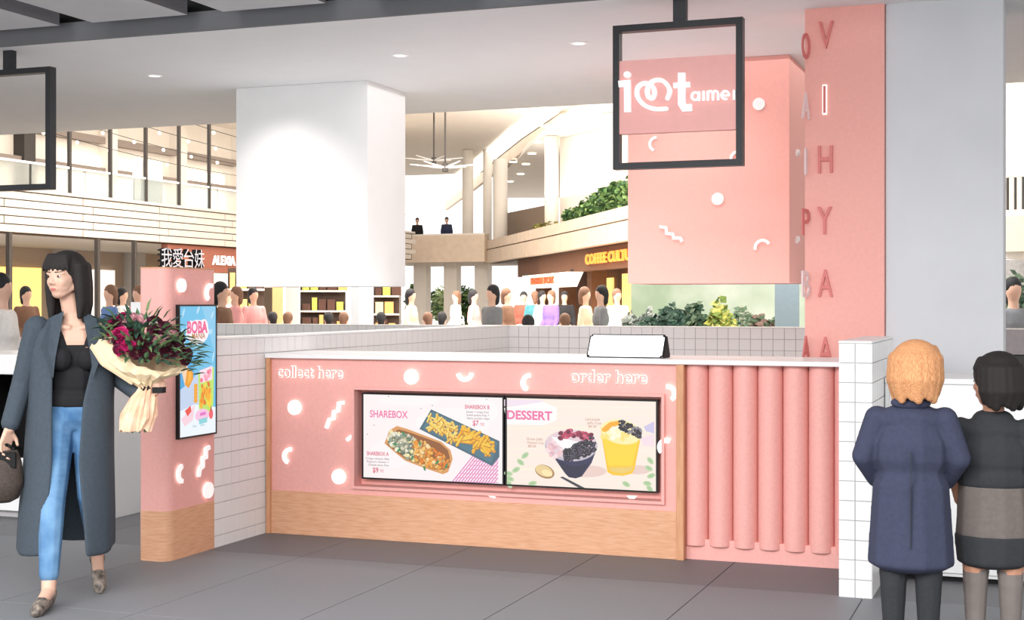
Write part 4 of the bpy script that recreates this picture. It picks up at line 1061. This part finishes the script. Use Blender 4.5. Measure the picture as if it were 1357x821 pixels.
for y_ in (36, 39, 43): boxo('lit_window', -28.55, -28.5, y_, y_+2.4, 3.8, 6.2, WARMW, ul)
bm = bmesh.new(); cyl(bm, (-27.9, 29, 4.2), (-27.9, 32.5, 6.6), .1, .1, 8); bm_obj('stair_rail', bm, DSTEEL, ul)
for y_ in (25.5, 28.6): boxo('display_shelf', -28.3, -27.8, y_, y_+1.8, 3.4, 4.9, DSTEEL, ul)
finish_root(ul)
rr = random.Random(5)
sl = thing('string_lights', 'rows of small glowing bulbs strung under the upper-storey ceiling at left', 'lights', (-25, 36, 6.6))
bs = bmesh.new(); bmesh.ops.create_icosphere(bs, subdivisions=1, radius=.055); bme = bpy.data.meshes.new('bulb'); bs.to_mesh(bme); bs.free(); bme.materials.append(BULB)
bm = bmesh.new()
for L_ in range(4):
    P0 = Vector((-24-L_*.9, 30, 7.4-.25*L_)); P1 = Vector((-23.2-L_*.9, 47, 6.5-.2*L_))
    pts = [P0.lerp(P1, i/12)+Vector((0, 0, -.3*math.sin(PI*i/12)))-Vector(sl.location) for i in range(13)]; tube(bm, pts, .01, 4)
    for p_ in pts[::1]: link('bulb', bme, None, sl, p_-Vector((0, 0, .07)))
wo = bm_obj('wire', bm, BLK, sl); wo['kind'] = 'stuff'
lg = thing('shopfront', 'ground-floor shops under the plank balcony with a brown sign reading ALEXIA', 'shop', (-27, 35, 0))
boxo('rear_wall', -28, -27.6, 19, 48, 0, 3.08, mat('shop_wall_taupe', (176, 160, 146), .8, noise=.1), lg)
for y_ in (21, 24.3, 27.5, 31, 34.5, 38, 41.5): boxo('pillar', -27.6, -27.2, y_, y_+.6, 0, 3.08, GREYP, lg)
for y_, m_ in ((22, WARMW), (25.2, WARM), (28.4, WARMW), (32, WARM), (35.5, WARMW), (39, WARM), (42.5, WARMW)): boxo('lit_window', -27.58, -27.5, y_, y_+1.9, .4, 2.5, m_, lg)
ya, yb = atX(222, 340, LX-.1).y, 41.0
boxo('sign_fascia', LX-.3, LX-.1, ya, yb, 2.35, 3.07, mat('terracotta_fascia', (150, 92, 76), .7, noise=.1), lg)
boxo('light_band', LX-.28, LX-.12, ya, yb, 1.95, 2.32, WARMW, lg)
finish_root(lg)
q_ = atX(281, 350, LX-.09); letters('ALEXIA', .36, plane_mat(q_, '+X'), lg, FACEW, .03, .01, .012, width=atX(311, 350, LX).y-atX(281, 350, LX).y)
finish_root_done = [c for c in lg.children if c.name.startswith('letter')]
for c in finish_root_done: c.location = c.location-Vector(lg.location)
for px_ in (12, 129, 178): y_ = atX(px_, 400, LX+.5).y; t = thing('post', 'slim dark post standing %s' % {12: 'at the far left before the shops', 129: 'right of the walking woman’s hair', 178: 'just left of the pink kiosk'}[px_], 'post', (LX+.5, y_, 0)); boxo('shaft', -.05, .05, -.05, .05, .06, 3.05, DSTEEL, t); boxo('base', -.12, .12, -.12, .12, 0, .06, DSTEEL, t)
# centre: far balcony, trees beyond, pillars under the white box
fb = thing('balcony', 'far cross balcony with pale beige front below the bright window', 'balcony', (0, 0, 0))
pa, pb = atD(470, 330, 60), atD(642, 330, 57.5)
seg('front', pa, pb, 3.15, 4.25, .4, BEIGE2, fb); seg('slab', pa+Vector((0, .45, 0)), pb+Vector((0, .45, 0)), 3.15, 3.4, 6, CREAM, fb); seg('coping', pa, pb, 4.25, 4.32, .5, CREAM, fb)
for i in range(4):
    a = pa.lerp(pb, .12+.24*i); seg('pillar', a+Vector((-.3, 2, 0)), a+Vector((.3, 2, 0)), 0, 3.15, .5, CREAM, fb)
def ent(name, label, cat, px, D, base, fn, **k):
    p_ = atD(px, 400, D); t = thing(name, label, cat, (p_.x, p_.y, base), math.atan2(-p_.x, p_.y), **k); fn(t, D/F); return t
# pillars and goods below the white hanging box
def pill(wpx, h, m, cap=None):
    def f(t, s):
        w_ = wpx*s; boxo('shaft', -w_/2, w_/2, 0, w_, .08, h, m, t); boxo('base', -w_*.6, w_*.6, -.05, w_+.05, 0, .08, m, t)
        boxo('capital', -w_*.55, w_*.55, -.03, w_+.03, h, h+.1, m, t)
    return f
ent('pillar', 'orange-brown pillar under the left half of the white hanging box', 'pillar', 368, 40, 0, pill(14, 2.98, mat('orange_pillar', (226, 170, 120), .6, noise=.1)))
ent('pillar', 'wide grey pillar under the white hanging box, beside the orange one', 'pillar', 388, 41, 0, pill(18, 2.98, GREYP))
ent('pillar', 'slate-blue pillar under the right half of the white hanging box', 'pillar', 470, 41, 0, pill(10, 2.98, mat('slate_pillar', (150, 156, 164), .6, noise=.1)))
ent('pillar', 'thin pale pillar below the right edge of the white hanging box', 'pillar', 484, 41, 0, pill(5, 2.98, CREAM))
def rack(cols, wpx, h):
    def f(t, s):
        w_ = wpx*s; boxo('back_panel', -w_/2, w_/2, .4, .45, 0, h, DKB, t)
        for j in range(4): boxo('shelf', -w_/2, w_/2, 0, .4, j*h/4, j*h/4+.05, CREAM, t)
        rr = random.Random(int(wpx*7))
        for j in range(4):
            x = -w_/2+.06
            while x < w_/2-.2:
                d = rr.uniform(.12, .3); boxo('merchandise', x, x+d, .08, .34, j*h/4+.05, j*h/4+.05+rr.uniform(.2, h/4-.12), mat('goods_%d' % rr.randrange(6), rr.choice(cols), .7, noise=.1), t); x += d+.04
    return f
GC = [(200, 196, 96), (120, 150, 90), (240, 226, 180), (90, 60, 50), (230, 180, 110), (180, 90, 70)]
ent('display_rack', 'shelves of yellow and green goods between the grey and slate pillars', 'shelves', 428, 42, 0, rack(GC, 60, 2.4))
ent('display_rack', 'shelves of goods right of the slate pillar, under the white box edge', 'shelves', 512, 43, 0, rack(GC, 34, 2.2))
ent('display_rack', 'shelves of goods behind the shoppers, left of the orange pillar', 'shelves', 326, 37, 0, rack(GC, 48, 2.4))
# upper right: curved light cove, lower soffit with lights, pillars
P_ = [atZ(x, y, 7.9) for x, y in ((556, 268), (600, 236), (640, 205), (672, 176), (712, 146))]
Q_ = [atZ(x, y, 7.9) for x, y in ((588, 268), (625, 238), (655, 212), (690, 184), (740, 150))]
cv = thing('light_cove', 'broad curved glowing cove sweeping across the atrium ceiling', 'ceiling light', (0, 0, 0))
bm = bmesh.new(); a = [bm.verts.new(p) for p in P_]; b_ = [bm.verts.new(p) for p in Q_]; a2 = [bm.verts.new(p+Vector((0, 0, .06))) for p in P_]; b2 = [bm.verts.new(p+Vector((0, 0, .06))) for p in Q_]
for i in range(4): bm.faces.new((a[i], b_[i], b_[i+1], a[i+1])); bm.faces.new((a2[i+1], b2[i+1], b2[i], a2[i])); bm.faces.new((a[i], a[i+1], a2[i+1], a2[i])); bm.faces.new((b_[i+1], b_[i], b2[i], b2[i+1]))
bm_obj('diffuser', bm, SKYL, cv)
bm = bmesh.new(); Q3 = [p+Vector((.1, 0, 0)) for p in Q_]
for i in range(4):
    q0, q1 = Q3[i], Q3[i+1]; vs = [bm.verts.new(v) for v in (q0, q1, q1+Vector((0, 0, -.5)), q0+Vector((0, 0, -.5)), q0+Vector((.2, 0, 0)), q1+Vector((.2, 0, 0)), q1+Vector((.2, 0, -.5)), q0+Vector((.2, 0, -.5)))]
    for f in ((0, 1, 2, 3), (7, 6, 5, 4), (3, 2, 6, 7), (0, 3, 7, 4), (1, 5, 6, 2)): bm.faces.new([vs[j] for j in f])
bm_obj('cove_edge', bm, BEIGE2, cv)
so = thing('soffit', 'lower cream soffit with small lights right of the glowing cove', 'soffit', (0, 0, 0))
bm = bmesh.new(); po = [atZ(x, y, 7.3) for x, y in ((664, 262), (668, 232), (700, 196), (760, 150), (1000, 100), (1000, 262))]
lo = [bm.verts.new(p) for p in po]; hi = [bm.verts.new(p+Vector((0, 0, .2))) for p in po]; bm.faces.new(lo); bm.faces.new(hi[::-1])
for i in range(6): bm.faces.new((lo[i], hi[i], hi[(i+1) % 6], lo[(i+1) % 6]))
bm_obj('soffit_board', bm, CREAM, so)
for x, y in ((697, 217), (705, 203), (713, 188), (722, 166), (680, 214), (690, 230), (676, 240)):
    p_ = atZ(x, y, 7.29); bm = bmesh.new(); prism(bm, circ(0, 0, .16, n=12), -.03, 0); bm_obj('lamp', bm, BULB, so, loc=p_)
for px_, w_, D, lab in ((620, 15, 60, 'shorter cream pillar on the far balcony, leftmost of the upper row'), (646, 12, 60, 'slim grey cream pillar second from left on the upper row'), (663, 20, 57, 'thick cream pillar right of the slim one on the upper row'), (731, 19, 49, 'tall cream pillar beside the broad upper wall'), (814, 34, 43, 'cream pillar partly hidden by the pink hanging box')):
    p_ = atD(px_, 400, D); t = thing('pillar', lab, 'pillar', (p_.x, p_.y, 3.3), math.atan2(-p_.x, p_.y)); w_ = w_*D/F
    bm = bmesh.new(); cyl(bm, (0, w_/2, 0), (0, w_/2, 3.98 if D < 60 else 4.68), w_/2, w_/2, 20); bm_obj('shaft', bm, CREAM, t, True)
    bm = bmesh.new(); cyl(bm, (0, w_/2, 0), (0, w_/2, .12), w_/2*1.12, w_/2*1.12, 20); bm_obj('base', bm, GREYP, t, True)
uw = thing('upper_wall', 'broad cream wall rising behind the planted balcony', 'wall', (0, 0, 0))
seg('wall_panel', atD(742, 400, 50), atD(800, 400, 47), 3.3, 7.29, .4, CREAM, uw); seg('wall_panel', atD(828, 400, 45), atD(960, 400, 38), 3.3, 7.29, .4, CREAM, uw)
seg('low_wall', atD(668, 400, 59), atD(722, 400, 54), 3.3, 5.2, .3, mat('brown_low_wall', (150, 130, 112), .7, noise=.1), uw)
# right balcony
Pn, Pf = atD(1010, 400, 27.8), atD(640, 400, 58.6)
rb = thing('balcony', 'planted balcony of pale stone panels above the coffee shop', 'balcony', (0, 0, 0))
P832 = atD(832, 400, 36.5)
d_ = (P832-Pf); d_.z = 0; Lp = d_.length; d_.normalize(); Pn = P832+d_*9
L_all = (Pn-Pf).length; n_p = 14
for i in range(n_p):
    a_ = Pf+d_*(L_all*i/n_p+.04); b_ = Pf+d_*(L_all*(i+1)/n_p-.04); seg('stone_panel', a_, b_, 3.1, 3.62, .25, BEIGE2, rb)
    a2 = a_+d_*.9; b2 = b_+d_*.9; seg('stone_panel', a2, b2, 3.66, 4.0, .25, BEIGE2, rb)
off = Vector((-d_.y, d_.x, 0)); off = off if off.dot(Pf) > 0 else -off
seg('core', Pf+off*.26, Pn+off*.26, 3.1, 3.95, .3, DKB, rb); seg('slab', Pf+off*.6, Pn+off*.6, 3.1, 3.35, 6, GREYP, rb)
rs = thing('shopfront', 'brown coffee shop front with an orange lit sign reading COFFEE CULTURE', 'shop', (0, 0, 0))
s0 = .0
seg('fascia', Pf+off*.5+d_*5, Pn+off*.5, 2.45, 3.1, .3, BROWN, rs); seg('rear_wall', Pf+off*2.2+d_*5, Pn+off*2.2, 0, 3.1, .3, BROWN, rs)
for k in (5, 9, 13.2, 19, 22.5, 27): seg('pillar', Pf+off*1.2+d_*k, Pf+off*1.2+d_*(k+.6), 0, 2.5, .5, BROWN if k != 19 else CREAM, rs)
for k, w_, z0_, z1_, m_ in ((11.2, 1.8, .5, 2.3, WARM), (14.2, 2.4, .8, 2.4, WARM), (17.2, 1.4, .8, 2.3, WARMW), (21, 1.2, .6, 2.2, WARM), (23.4, 3.2, .2, 2.3, WARM), (28, 3, .4, 2.3, WARM)): seg('lit_window', Pf+off*2.1+d_*k, Pf+off*2.1+d_*(k+w_), z0_, z1_, .06, m_, rs)
def along(px, o=0):  # distance along the facade line (set back by o) for a pixel column
    r = ray(px, 400); Q = Pf+off*o
    det = d_.x*(-r.y)-(-r.x)*d_.y; return ((-Q.x)*(-r.y)-(-r.x)*(-Q.y))/det
ang = math.atan2(d_.y, d_.x)
def facade_text(s_, t0, t1, z, h, m, root, dist):
    M = Matrix.Translation(Pf+d_*t0-off*dist+Vector((0, 0, z-1.5))) @ Matrix.Rotation(ang, 4, 'Z') @ Euler((PI/2, 0, 0)).to_matrix().to_4x4()
    letters(s_, h/.72, M, root, m, .05, 0, .01, width=t1-t0)
ta, tb = along(777, .42), along(834, .42)
facade_text('COFFEE CULTURE', ta, ta+(tb-ta)*1.2, 2.64, .30, ORNG, rs, -.42)
ki = thing('shop_sign', 'white lit canopy sign with orange lettering left of the coffee shop', 'sign', (0, 0, 0))
t0, t1 = along(692, -.1), along(752, -.1)
bm = bmesh.new(); c0, c1 = Pf+d_*t0-off*.1, Pf+d_*t1-off*.1; e = (t1-t0)*.12
vs = []
for o_ in (0, .5):
    for p_, z_ in ((c0, 2.42), (c1, 2.42), (c1-d_*e, 1.98), (c0+d_*e, 1.98)): vs.append(bm.verts.new((p_.x+off.x*o_, p_.y+off.y*o_, z_)))
for f in ((0, 1, 2, 3), (7, 6, 5, 4), (0, 4, 5, 1), (1, 5, 6, 2), (2, 6, 7, 3), (3, 7, 4, 0)): bm.faces.new([vs[i] for i in f])
bm_obj('sign_box', bm, WARMW, ki); facade_text('FRESH FOX', t0+(t1-t0)*.25, t1-(t1-t0)*.24, 2.1, .22, mat('red_orange_letter', (226, 110, 60), .5, noise=.02), ki, .12)
seg('awning_bracket', c0+off*.1, c0+off*.1+d_*.1, 2.42, 2.5, .1, DSTEEL, ki); seg('awning_bracket', c1+off*.1-d_*.1, c1+off*.1, 2.42, 2.5, .1, DSTEEL, ki)

# leaf clouds
def bush(name, label, c, rad, n, cols, ls=.2, seed=1, trunk=0, planter=None, rz=0, group=None, cat='plant'):
    rr = random.Random(seed); t = thing(name, label, cat, c, rz, group); vs = []; fs = []; mi = []
    for i in range(n):
        while True:
            p = Vector((rr.uniform(-1, 1), rr.uniform(-1, 1), rr.uniform(-1, 1)))
            if .25 < p.length < 1: break
        lump = 1+.25*math.sin(p.x*5+seed)+.2*math.sin(p.y*4)
        q = Vector((p.x*rad[0]*lump, p.y*rad[1], p.z*rad[2]*lump+rad[2]+trunk)); L = ls*rr.uniform(.5, 1.2)
        u = Vector((rr.uniform(-1, 1), rr.uniform(-1, 1), rr.uniform(-.6, .6))).normalized()*L; v = u.orthogonal().normalized()*L*.35
        b0 = len(vs); vs += [tuple(q-u*.5), tuple(q+v), tuple(q+u*.5), tuple(q-v)]; fs.append((b0, b0+1, b0+2, b0+3)); mi.append(rr.randrange(len(cols)))
    me = bpy.data.meshes.new('foliage'); me.from_pydata(vs, [], fs)
    for c_ in cols: me.materials.append(mat('foliage_%s' % str(c_), c_, .7, noise=.2))
    for p, k in zip(me.polygons, mi): p.material_index = k
    o = link('foliage', me, None, t)
    bm = bmesh.new(); cyl(bm, (0, 0, .0), (0, 0, rad[2]+trunk), max(.03, rad[2]*.05), max(.02, rad[2]*.03), 8); bm_obj('trunk', bm, DKB, t)
    if planter: boxo('planter', -planter[0], planter[0], -planter[1], planter[1], -planter[2], .05, CREAM, t, .01)
    return t
GR = [(70, 104, 58), (96, 134, 76), (130, 160, 96), (52, 84, 54)]
for i, (px_, k) in enumerate(((738, 0), (758, 1), (782, 2), (806, 3), (828, 4), (700, 5))):
    tt = along(px_); p_ = Pf+d_*tt+off*.7; bush('balcony_plant', ['low green trailing plant on the balcony above the white canopy sign', 'green shrub on the balcony, second from the canopy sign', 'tall green shrub midway along the planted balcony', 'dense green shrub above the coffee sign', 'green shrub on the balcony beside the pink hanging box', 'sparse yellowish creeper at the far end of the planted balcony'][k], (p_.x, p_.y, 3.95), (.62, .5, [.28, .38, .46, .5, .55, .16][k]), [500, 700, 800, 800, 800, 300][k], GR if k < 5 else [(170, 160, 96), (140, 140, 80)], .22, 20+i, planter=(.7, .2, .1), rz=ang)
for i, (px_, D, rx, h, cols, lab) in enumerate((
    (556, 70, .8, 1.5, GR, 'green tree beyond the far balcony, left one'), (590, 74, .8, 1.4, [(150, 176, 110), (190, 204, 150)], 'pale sunlit tree beyond the far balcony'), (624, 68, .6, 1.4, GR, 'green tree beyond the far balcony, nearest the cream pillar'),
    (850, 17.5, .22, .62, [(150, 160, 150), (96, 120, 104), (210, 214, 206)], 'greyish shrub under the left edge of the pink hanging box'), (882, 17, .24, .66, [(70, 100, 84), (96, 124, 104), (50, 76, 64)], 'dark green shrub under the pink hanging box, left of centre'),
    (918, 18, .28, .66, [(84, 116, 92), (130, 150, 120), (60, 90, 70)], 'mid green shrub under the centre of the pink hanging box'), (955, 17.5, .21, .70, [(206, 206, 96), (226, 222, 130), (140, 164, 84)], 'bright yellow-green shrub under the pink hanging box'),
    (988, 18.8, .2, .62, [(196, 206, 180), (120, 150, 120)], 'pale green shrub between the yellow one and the slate post'), (1014, 18, .18, .55, [(96, 120, 90), (150, 120, 110)], 'reddish green shrub left of the slate post'))):
    p_ = atD(px_, 400, D); zb = 0 if D > 50 else .75
    bush('tree' if D > 50 else 'shrub', lab, (p_.x, p_.y, zb), (rx, rx*.8, h*.5 if D < 50 else h*.6), 900 if D < 50 else 600, cols, .13 if D < 50 else .35, 40+i, trunk=0 if D < 50 else .5, planter=(.3, .3, .75) if D < 50 else None, rz=math.atan2(-p_.x, p_.y), cat='tree' if D > 50 else 'shrub')
ent('post', 'broad slate-grey post below the pink box, beside the pink column', 'post', 1043, 16, 0, lambda t, s: (boxo('shaft', -16*s, 16*s, 0, .3, .08, 2.0, mat('slate_post', (122, 136, 142), .7, noise=.06), t), boxo('base', -18*s, 18*s, -.03, .33, 0, .08, DSTEEL, t)))
bgw = thing('screen_wall', 'pale green-white garden wall behind the shrubs', 'wall', (0, 0, 0))
seg('wall_panel', atD(836, 400, 22), atD(1200, 400, 20), 0, 2.6, .2, mat('garden_wall', (226, 236, 222), .8, col2=(176, 200, 172), scale=1.2), bgw)
seg('coping', atD(836, 400, 21.95), atD(1200, 400, 19.95), 2.6, 2.7, .3, CREAM, bgw)
# chandelier-like hanging mobiles
for px_, py_, D, lab in ((590, 222, 40, 'thin-armed hanging mobile nearest the window, on a dark rod'), (575, 213, 48, 'smaller hanging mobile behind and left of the dark-rod one')):
    p_ = atD(px_, py_, D); t = thing('hanging_mobile', lab, 'mobile', p_, 0)
    bm = bmesh.new(); cyl(bm, (0, 0, 0), (0, 0, 7.98-p_.z), .03, .03, 6); bm_obj('rod', bm, DSTEEL, t)
    for k in range(6):
        a = PI*k/3+.3; bm = bmesh.new(); cyl(bm, (0, 0, 0), (1.0*math.cos(a), 1.0*math.sin(a), .1), .035, .015, 6); bm_obj('arm', bm, GREYP, t)
    bm = bmesh.new(); cyl(bm, (0, 0, -.12), (0, 0, .12), .09, .09, 10); bm_obj('hub', bm, DSTEEL, t)
# low wall strip beyond the right column
rw = thing('balcony', 'grey upper balcony seen past the right edge of the grey column', 'balcony', (0, 0, 0))
ra, rc_ = atD(1315, 400, 24), atD(1420, 400, 23)
seg('front', ra, rc_, 2.35, 2.95, .3, mat('grey_beige_panel', (170, 162, 150), .7, noise=.1), rw); seg('rear_wall', ra+Vector((0, 2, 0)), rc_+Vector((0, 2, 0)), 2.3, 6, .2, mat('grey_wall', (176, 168, 160), .8, noise=.1), rw); seg('coping', ra, rc_, 2.95, 3.05, .35, BEIGE2, rw)
seg('ground_wall', ra+Vector((0, 3, 0)), rc_+Vector((0, 3, 0)), 0, 2.3, .2, mat('grey_low_wall', (130, 130, 132), .8, noise=.2), rw); seg('slab', ra+Vector((0, .35, 0)), rc_+Vector((0, .35, 0)), 2.25, 2.35, 3, GREYP, rw)
for i in range(3): seg('baluster', ra.lerp(rc_, .18+.1*i), ra.lerp(rc_, .19+.1*i), 3.05, 3.6, .08, DSTEEL, rw)
seg('rail', ra, rc_, 3.6, 3.68, .1, BEIGE2, rw)
p_ = atD(1345, 400, 20); bush('shrub', 'green shrub at the right edge, past the grey column', (p_.x, p_.y, .9), (.35, .3, .45), 500, [(70, 96, 78), (110, 134, 110)], .13, 77, planter=(.35, .3, .9), cat='shrub')

# ------------------------------------------------------------------ shoppers (small in the picture): six built bodies, then copied piece by piece
def proto(kind, seed):
    rr = random.Random(seed); parts = {}
    b = Blob(); st = .16 if kind == 'walk' else .05
    seat = kind == 'sit'; dz = -.42 if seat else 0
    b.ell((0, 0, 1.62+dz), (.08, .09, .115)); b.cone((0, 0, 1.5+dz), .055, (0, 0, 1.4+dz), .06); b.ell((0, 0, 1.25+dz), (.16, .1, .2)); b.ell((0, 0, .98+dz), (.15, .1, .12))
    for s_ in (-1, 1):
        b.chain([((.17*s_, 0, 1.38+dz), .05), ((.22*s_, -.03*s_, 1.12+dz), .042), ((.21*s_, -.12, .92+dz), .035)]); b.ell((.21*s_, -.14, .86+dz), (.03, .035, .05))
        if seat: b.chain([((.09*s_, 0, .52), .085), ((.1*s_, -.42, .5), .06), ((.1*s_, -.42, .08), .045)]); b.ell((.1*s_, -.48, .045), (.045, .11, .045))
        else: b.chain([((.08*s_, 0, .92), .085), ((.09*s_, -st*s_*.6, .5), .06), ((.09*s_, -st*s_, .08), .045)]); b.ell((.09*s_, -st*s_-.05, .045), (.045, .11, .045))
    T = bpy.data.objects.new('tmp', None); COL.objects.link(T)
    parts['body'] = b.make('body', .028, SKIN, T, 1).data
    b = Blob(); b.ell((0, .0, 1.25+dz), (.18, .125, .2)); b.ell((0, 0, 1.05+dz), (.165, .12, .16)); b.ell((0, 0, 1.38+dz), (.19, .09, .07))
    for s_ in (-1, 1): b.chain([((.17*s_, 0, 1.38+dz), .065), ((.22*s_, -.03*s_, 1.12+dz), .056), ((.215*s_, -.09, .98+dz), .05)])
    parts['shirt'] = b.make('shirt', .028, SKIN, T, 1).data
    b = Blob(); b.ell((0, 0, .95+dz), (.17, .12, .1))
    for s_ in (-1, 1):
        if seat: b.chain([((.09*s_, 0, .52), .1), ((.1*s_, -.42, .5), .078), ((.1*s_, -.42, .15), .065)])
        else: b.chain([((.08*s_, 0, .92), .1), ((.09*s_, -st*s_*.6, .5), .078), ((.09*s_, -st*s_, .14), .065)])
    parts['trousers'] = b.make('trousers', .028, SKIN, T, 1).data
    b = Blob(); b.ell((0, .02, 1.655+dz), (.092, .1, .105)); b.cone((0, .06, 1.62+dz), .07, (0, .07, 1.5+dz), .05)
    parts['hair'] = b.make('hair', .022, SKIN, T, 1).data
    for c in list(T.children): bpy.data.objects.remove(c)
    bpy.data.objects.remove(T); return parts
PR = {'walk': proto('walk', 1), 'stand': proto('stand', 2), 'sit': proto('sit', 3)}
CLR = {'white': (232, 230, 228), 'black': (32, 32, 36), 'navy': (48, 54, 84), 'purple': (120, 96, 160), 'red': (190, 84, 70), 'pink': (226, 160, 160), 'grey': (128, 130, 134), 'teal': (70, 130, 140), 'orange': (226, 140, 90), 'brown': (120, 88, 70), 'yellow': (226, 200, 110), 'blue': (96, 124, 176), 'beige': (214, 196, 170)}
def shopper(px, D, kind, top, bot, hair, lab, base=0, rz=0, chair=False):
    p_ = atD(px, 400, D); t = thing('person', lab, 'person', (p_.x, p_.y, base), math.atan2(-p_.x, p_.y)+rz, 'shoppers in the mall beyond the stall')
    for k, m_ in (('body', SKIN), ('shirt', mat('cloth_'+top, CLR[top], .85, noise=.1)), ('trousers', mat('cloth_'+bot, CLR[bot], .85, noise=.1)), ('hair', mat('hair_'+hair, CLR[hair], .7, noise=.1))):
        me = PR[kind][k]; o = link(k, me, m_, t); o.material_slots[0].link = 'OBJECT'; o.material_slots[0].material = m_
    if kind == 'sit':
        ch = thing('cafe_chair', 'dark cafe chair under the %s' % lab.split(',')[0], 'chair', (p_.x, p_.y, base), math.atan2(-p_.x, p_.y)+rz, 'cafe chairs under the seated shoppers')
        boxo('seat', -.2, .2, -.2, .2, .38, .41, DKB, ch, .01); boxo('backrest', -.19, .19, .2, .23, .5, .85, DKB, ch, .01)
        for sx in (-1, 1):
            for sy in (-1, 1): boxo('leg', .17*sx-.015, .17*sx+.015, .17*sy-.015, .17*sy+.015, 0, .38, DKB, ch)
    return t
S = shopper
S(294, 17, 'walk', 'brown', 'black', 'black', 'shopper in brown top between the kiosk and the white box', rz=1.2)
S(312, 22, 'walk', 'pink', 'pink', 'brown', 'shopper dressed all in pink left of the white box', rz=-1.3)
S(336, 24, 'stand', 'pink', 'red', 'black', 'shopper in pink top and red trousers under the white box', rz=.6)
S(303, 27, 'walk', 'white', 'grey', 'brown', 'shopper in white top and grey trousers behind the brown-clad one', rz=1.4)
S(361, 25, 'sit', 'white', 'navy', 'black', 'seated dark-haired diner in white below the orange pillar, back turned', rz=PI+.3)
S(382, 24.5, 'sit', 'red', 'brown', 'brown', 'seated diner in red below the grey pillar, back turned', rz=PI-.4)
S(435, 25, 'sit', 'black', 'navy', 'black', 'seated diner in black below the green goods, back turned', rz=PI+.2)
S(456, 24.5, 'sit', 'orange', 'black', 'brown', 'seated brown-haired diner in orange beside the one in black', rz=PI-.3)
S(505, 24.5, 'sit', 'navy', 'black', 'black', 'seated diner in navy under the white box corner, back turned', rz=PI)
S(545, 26, 'walk', 'beige', 'teal', 'black', 'shopper in beige top and teal trousers right of the white box', rz=1.3)
S(566, 24, 'sit', 'purple', 'navy', 'brown', 'seated diner in purple right of the white box, back turned', rz=PI+.5)
S(586, 25, 'sit', 'blue', 'black', 'black', 'seated diner in blue next to the purple one', rz=PI-.2)
S(604, 31, 'walk', 'white', 'beige', 'brown', 'shopper in white and beige below the far balcony', rz=-1.2)
S(628, 28, 'walk', 'pink', 'grey', 'black', 'shopper in pink top and grey trousers near the far pillars', rz=1.3)
S(652, 20, 'stand', 'grey', 'black', 'black', 'large shopper in grey top and black trousers left of the canopy sign', rz=-1.0)
S(672, 25, 'walk', 'brown', 'navy', 'brown', 'shopper in brown top and navy trousers beside the grey one', rz=1.2)
S(694, 33, 'stand', 'red', 'beige', 'black', 'shopper in red under the left end of the canopy sign')
S(709, 32, 'stand', 'teal', 'beige', 'brown', 'shopper in teal under the canopy sign, back turned', rz=PI)
S(719, 31, 'walk', 'white', 'pink', 'black', 'shopper in white top and pink trousers under the canopy sign', rz=.8)
S(730, 30, 'walk', 'purple', 'purple', 'brown', 'shopper dressed in purple under the right end of the canopy sign', rz=-.8)
S(748, 32, 'stand', 'black', 'white', 'black', 'shopper in black top and white trousers right of the canopy sign')
S(776, 23, 'walk', 'beige', 'brown', 'brown', 'shopper in beige and brown below the coffee sign', rz=1.3)
S(796, 21, 'walk', 'grey', 'navy', 'black', 'shopper in grey top and navy trousers by the yellow shop window', rz=-1.3)
S(818, 26, 'stand', 'white', 'yellow', 'brown', 'shopper in white top and yellow trousers by the pink box edge', rz=.5)
S(700, 19, 'sit', 'black', 'grey', 'black', 'seated diner in black low under the canopy sign, back turned', rz=PI)
S(748, 21.5, 'sit', 'pink', 'white', 'brown', 'seated diner in pink low before the shops, back turned', rz=PI+.4)
S(145, 20, 'walk', 'blue', 'navy', 'brown', 'shopper in blue above the bouquet, behind the woman', rz=-1.2)
S(163, 24, 'walk', 'white', 'black', 'black', 'shopper in white top and black trousers left of the kiosk', rz=1.2)
S(183, 21, 'walk', 'pink', 'brown', 'brown', 'shopper in pink top and brown trousers just left of the kiosk', rz=-1)
S(35, 22, 'stand', 'brown', 'black', 'black', 'shopper in brown left of the walking woman', rz=.7)
S(3, 12, 'stand', 'white', 'grey', 'black', 'person in white top standing behind the neighbouring counter', rz=1.2)
S(592, 60.5, 'stand', 'navy', 'black', 'black', 'tiny figure in navy standing on the far balcony', base=3.4)
S(553, 61, 'stand', 'black', 'black', 'black', 'tiny dark figure at the left end of the far balcony', base=3.4)
S(1343, 14, 'stand', 'grey', 'black', 'black', 'shopper in grey seen past the grey column at the right edge', rz=.4)
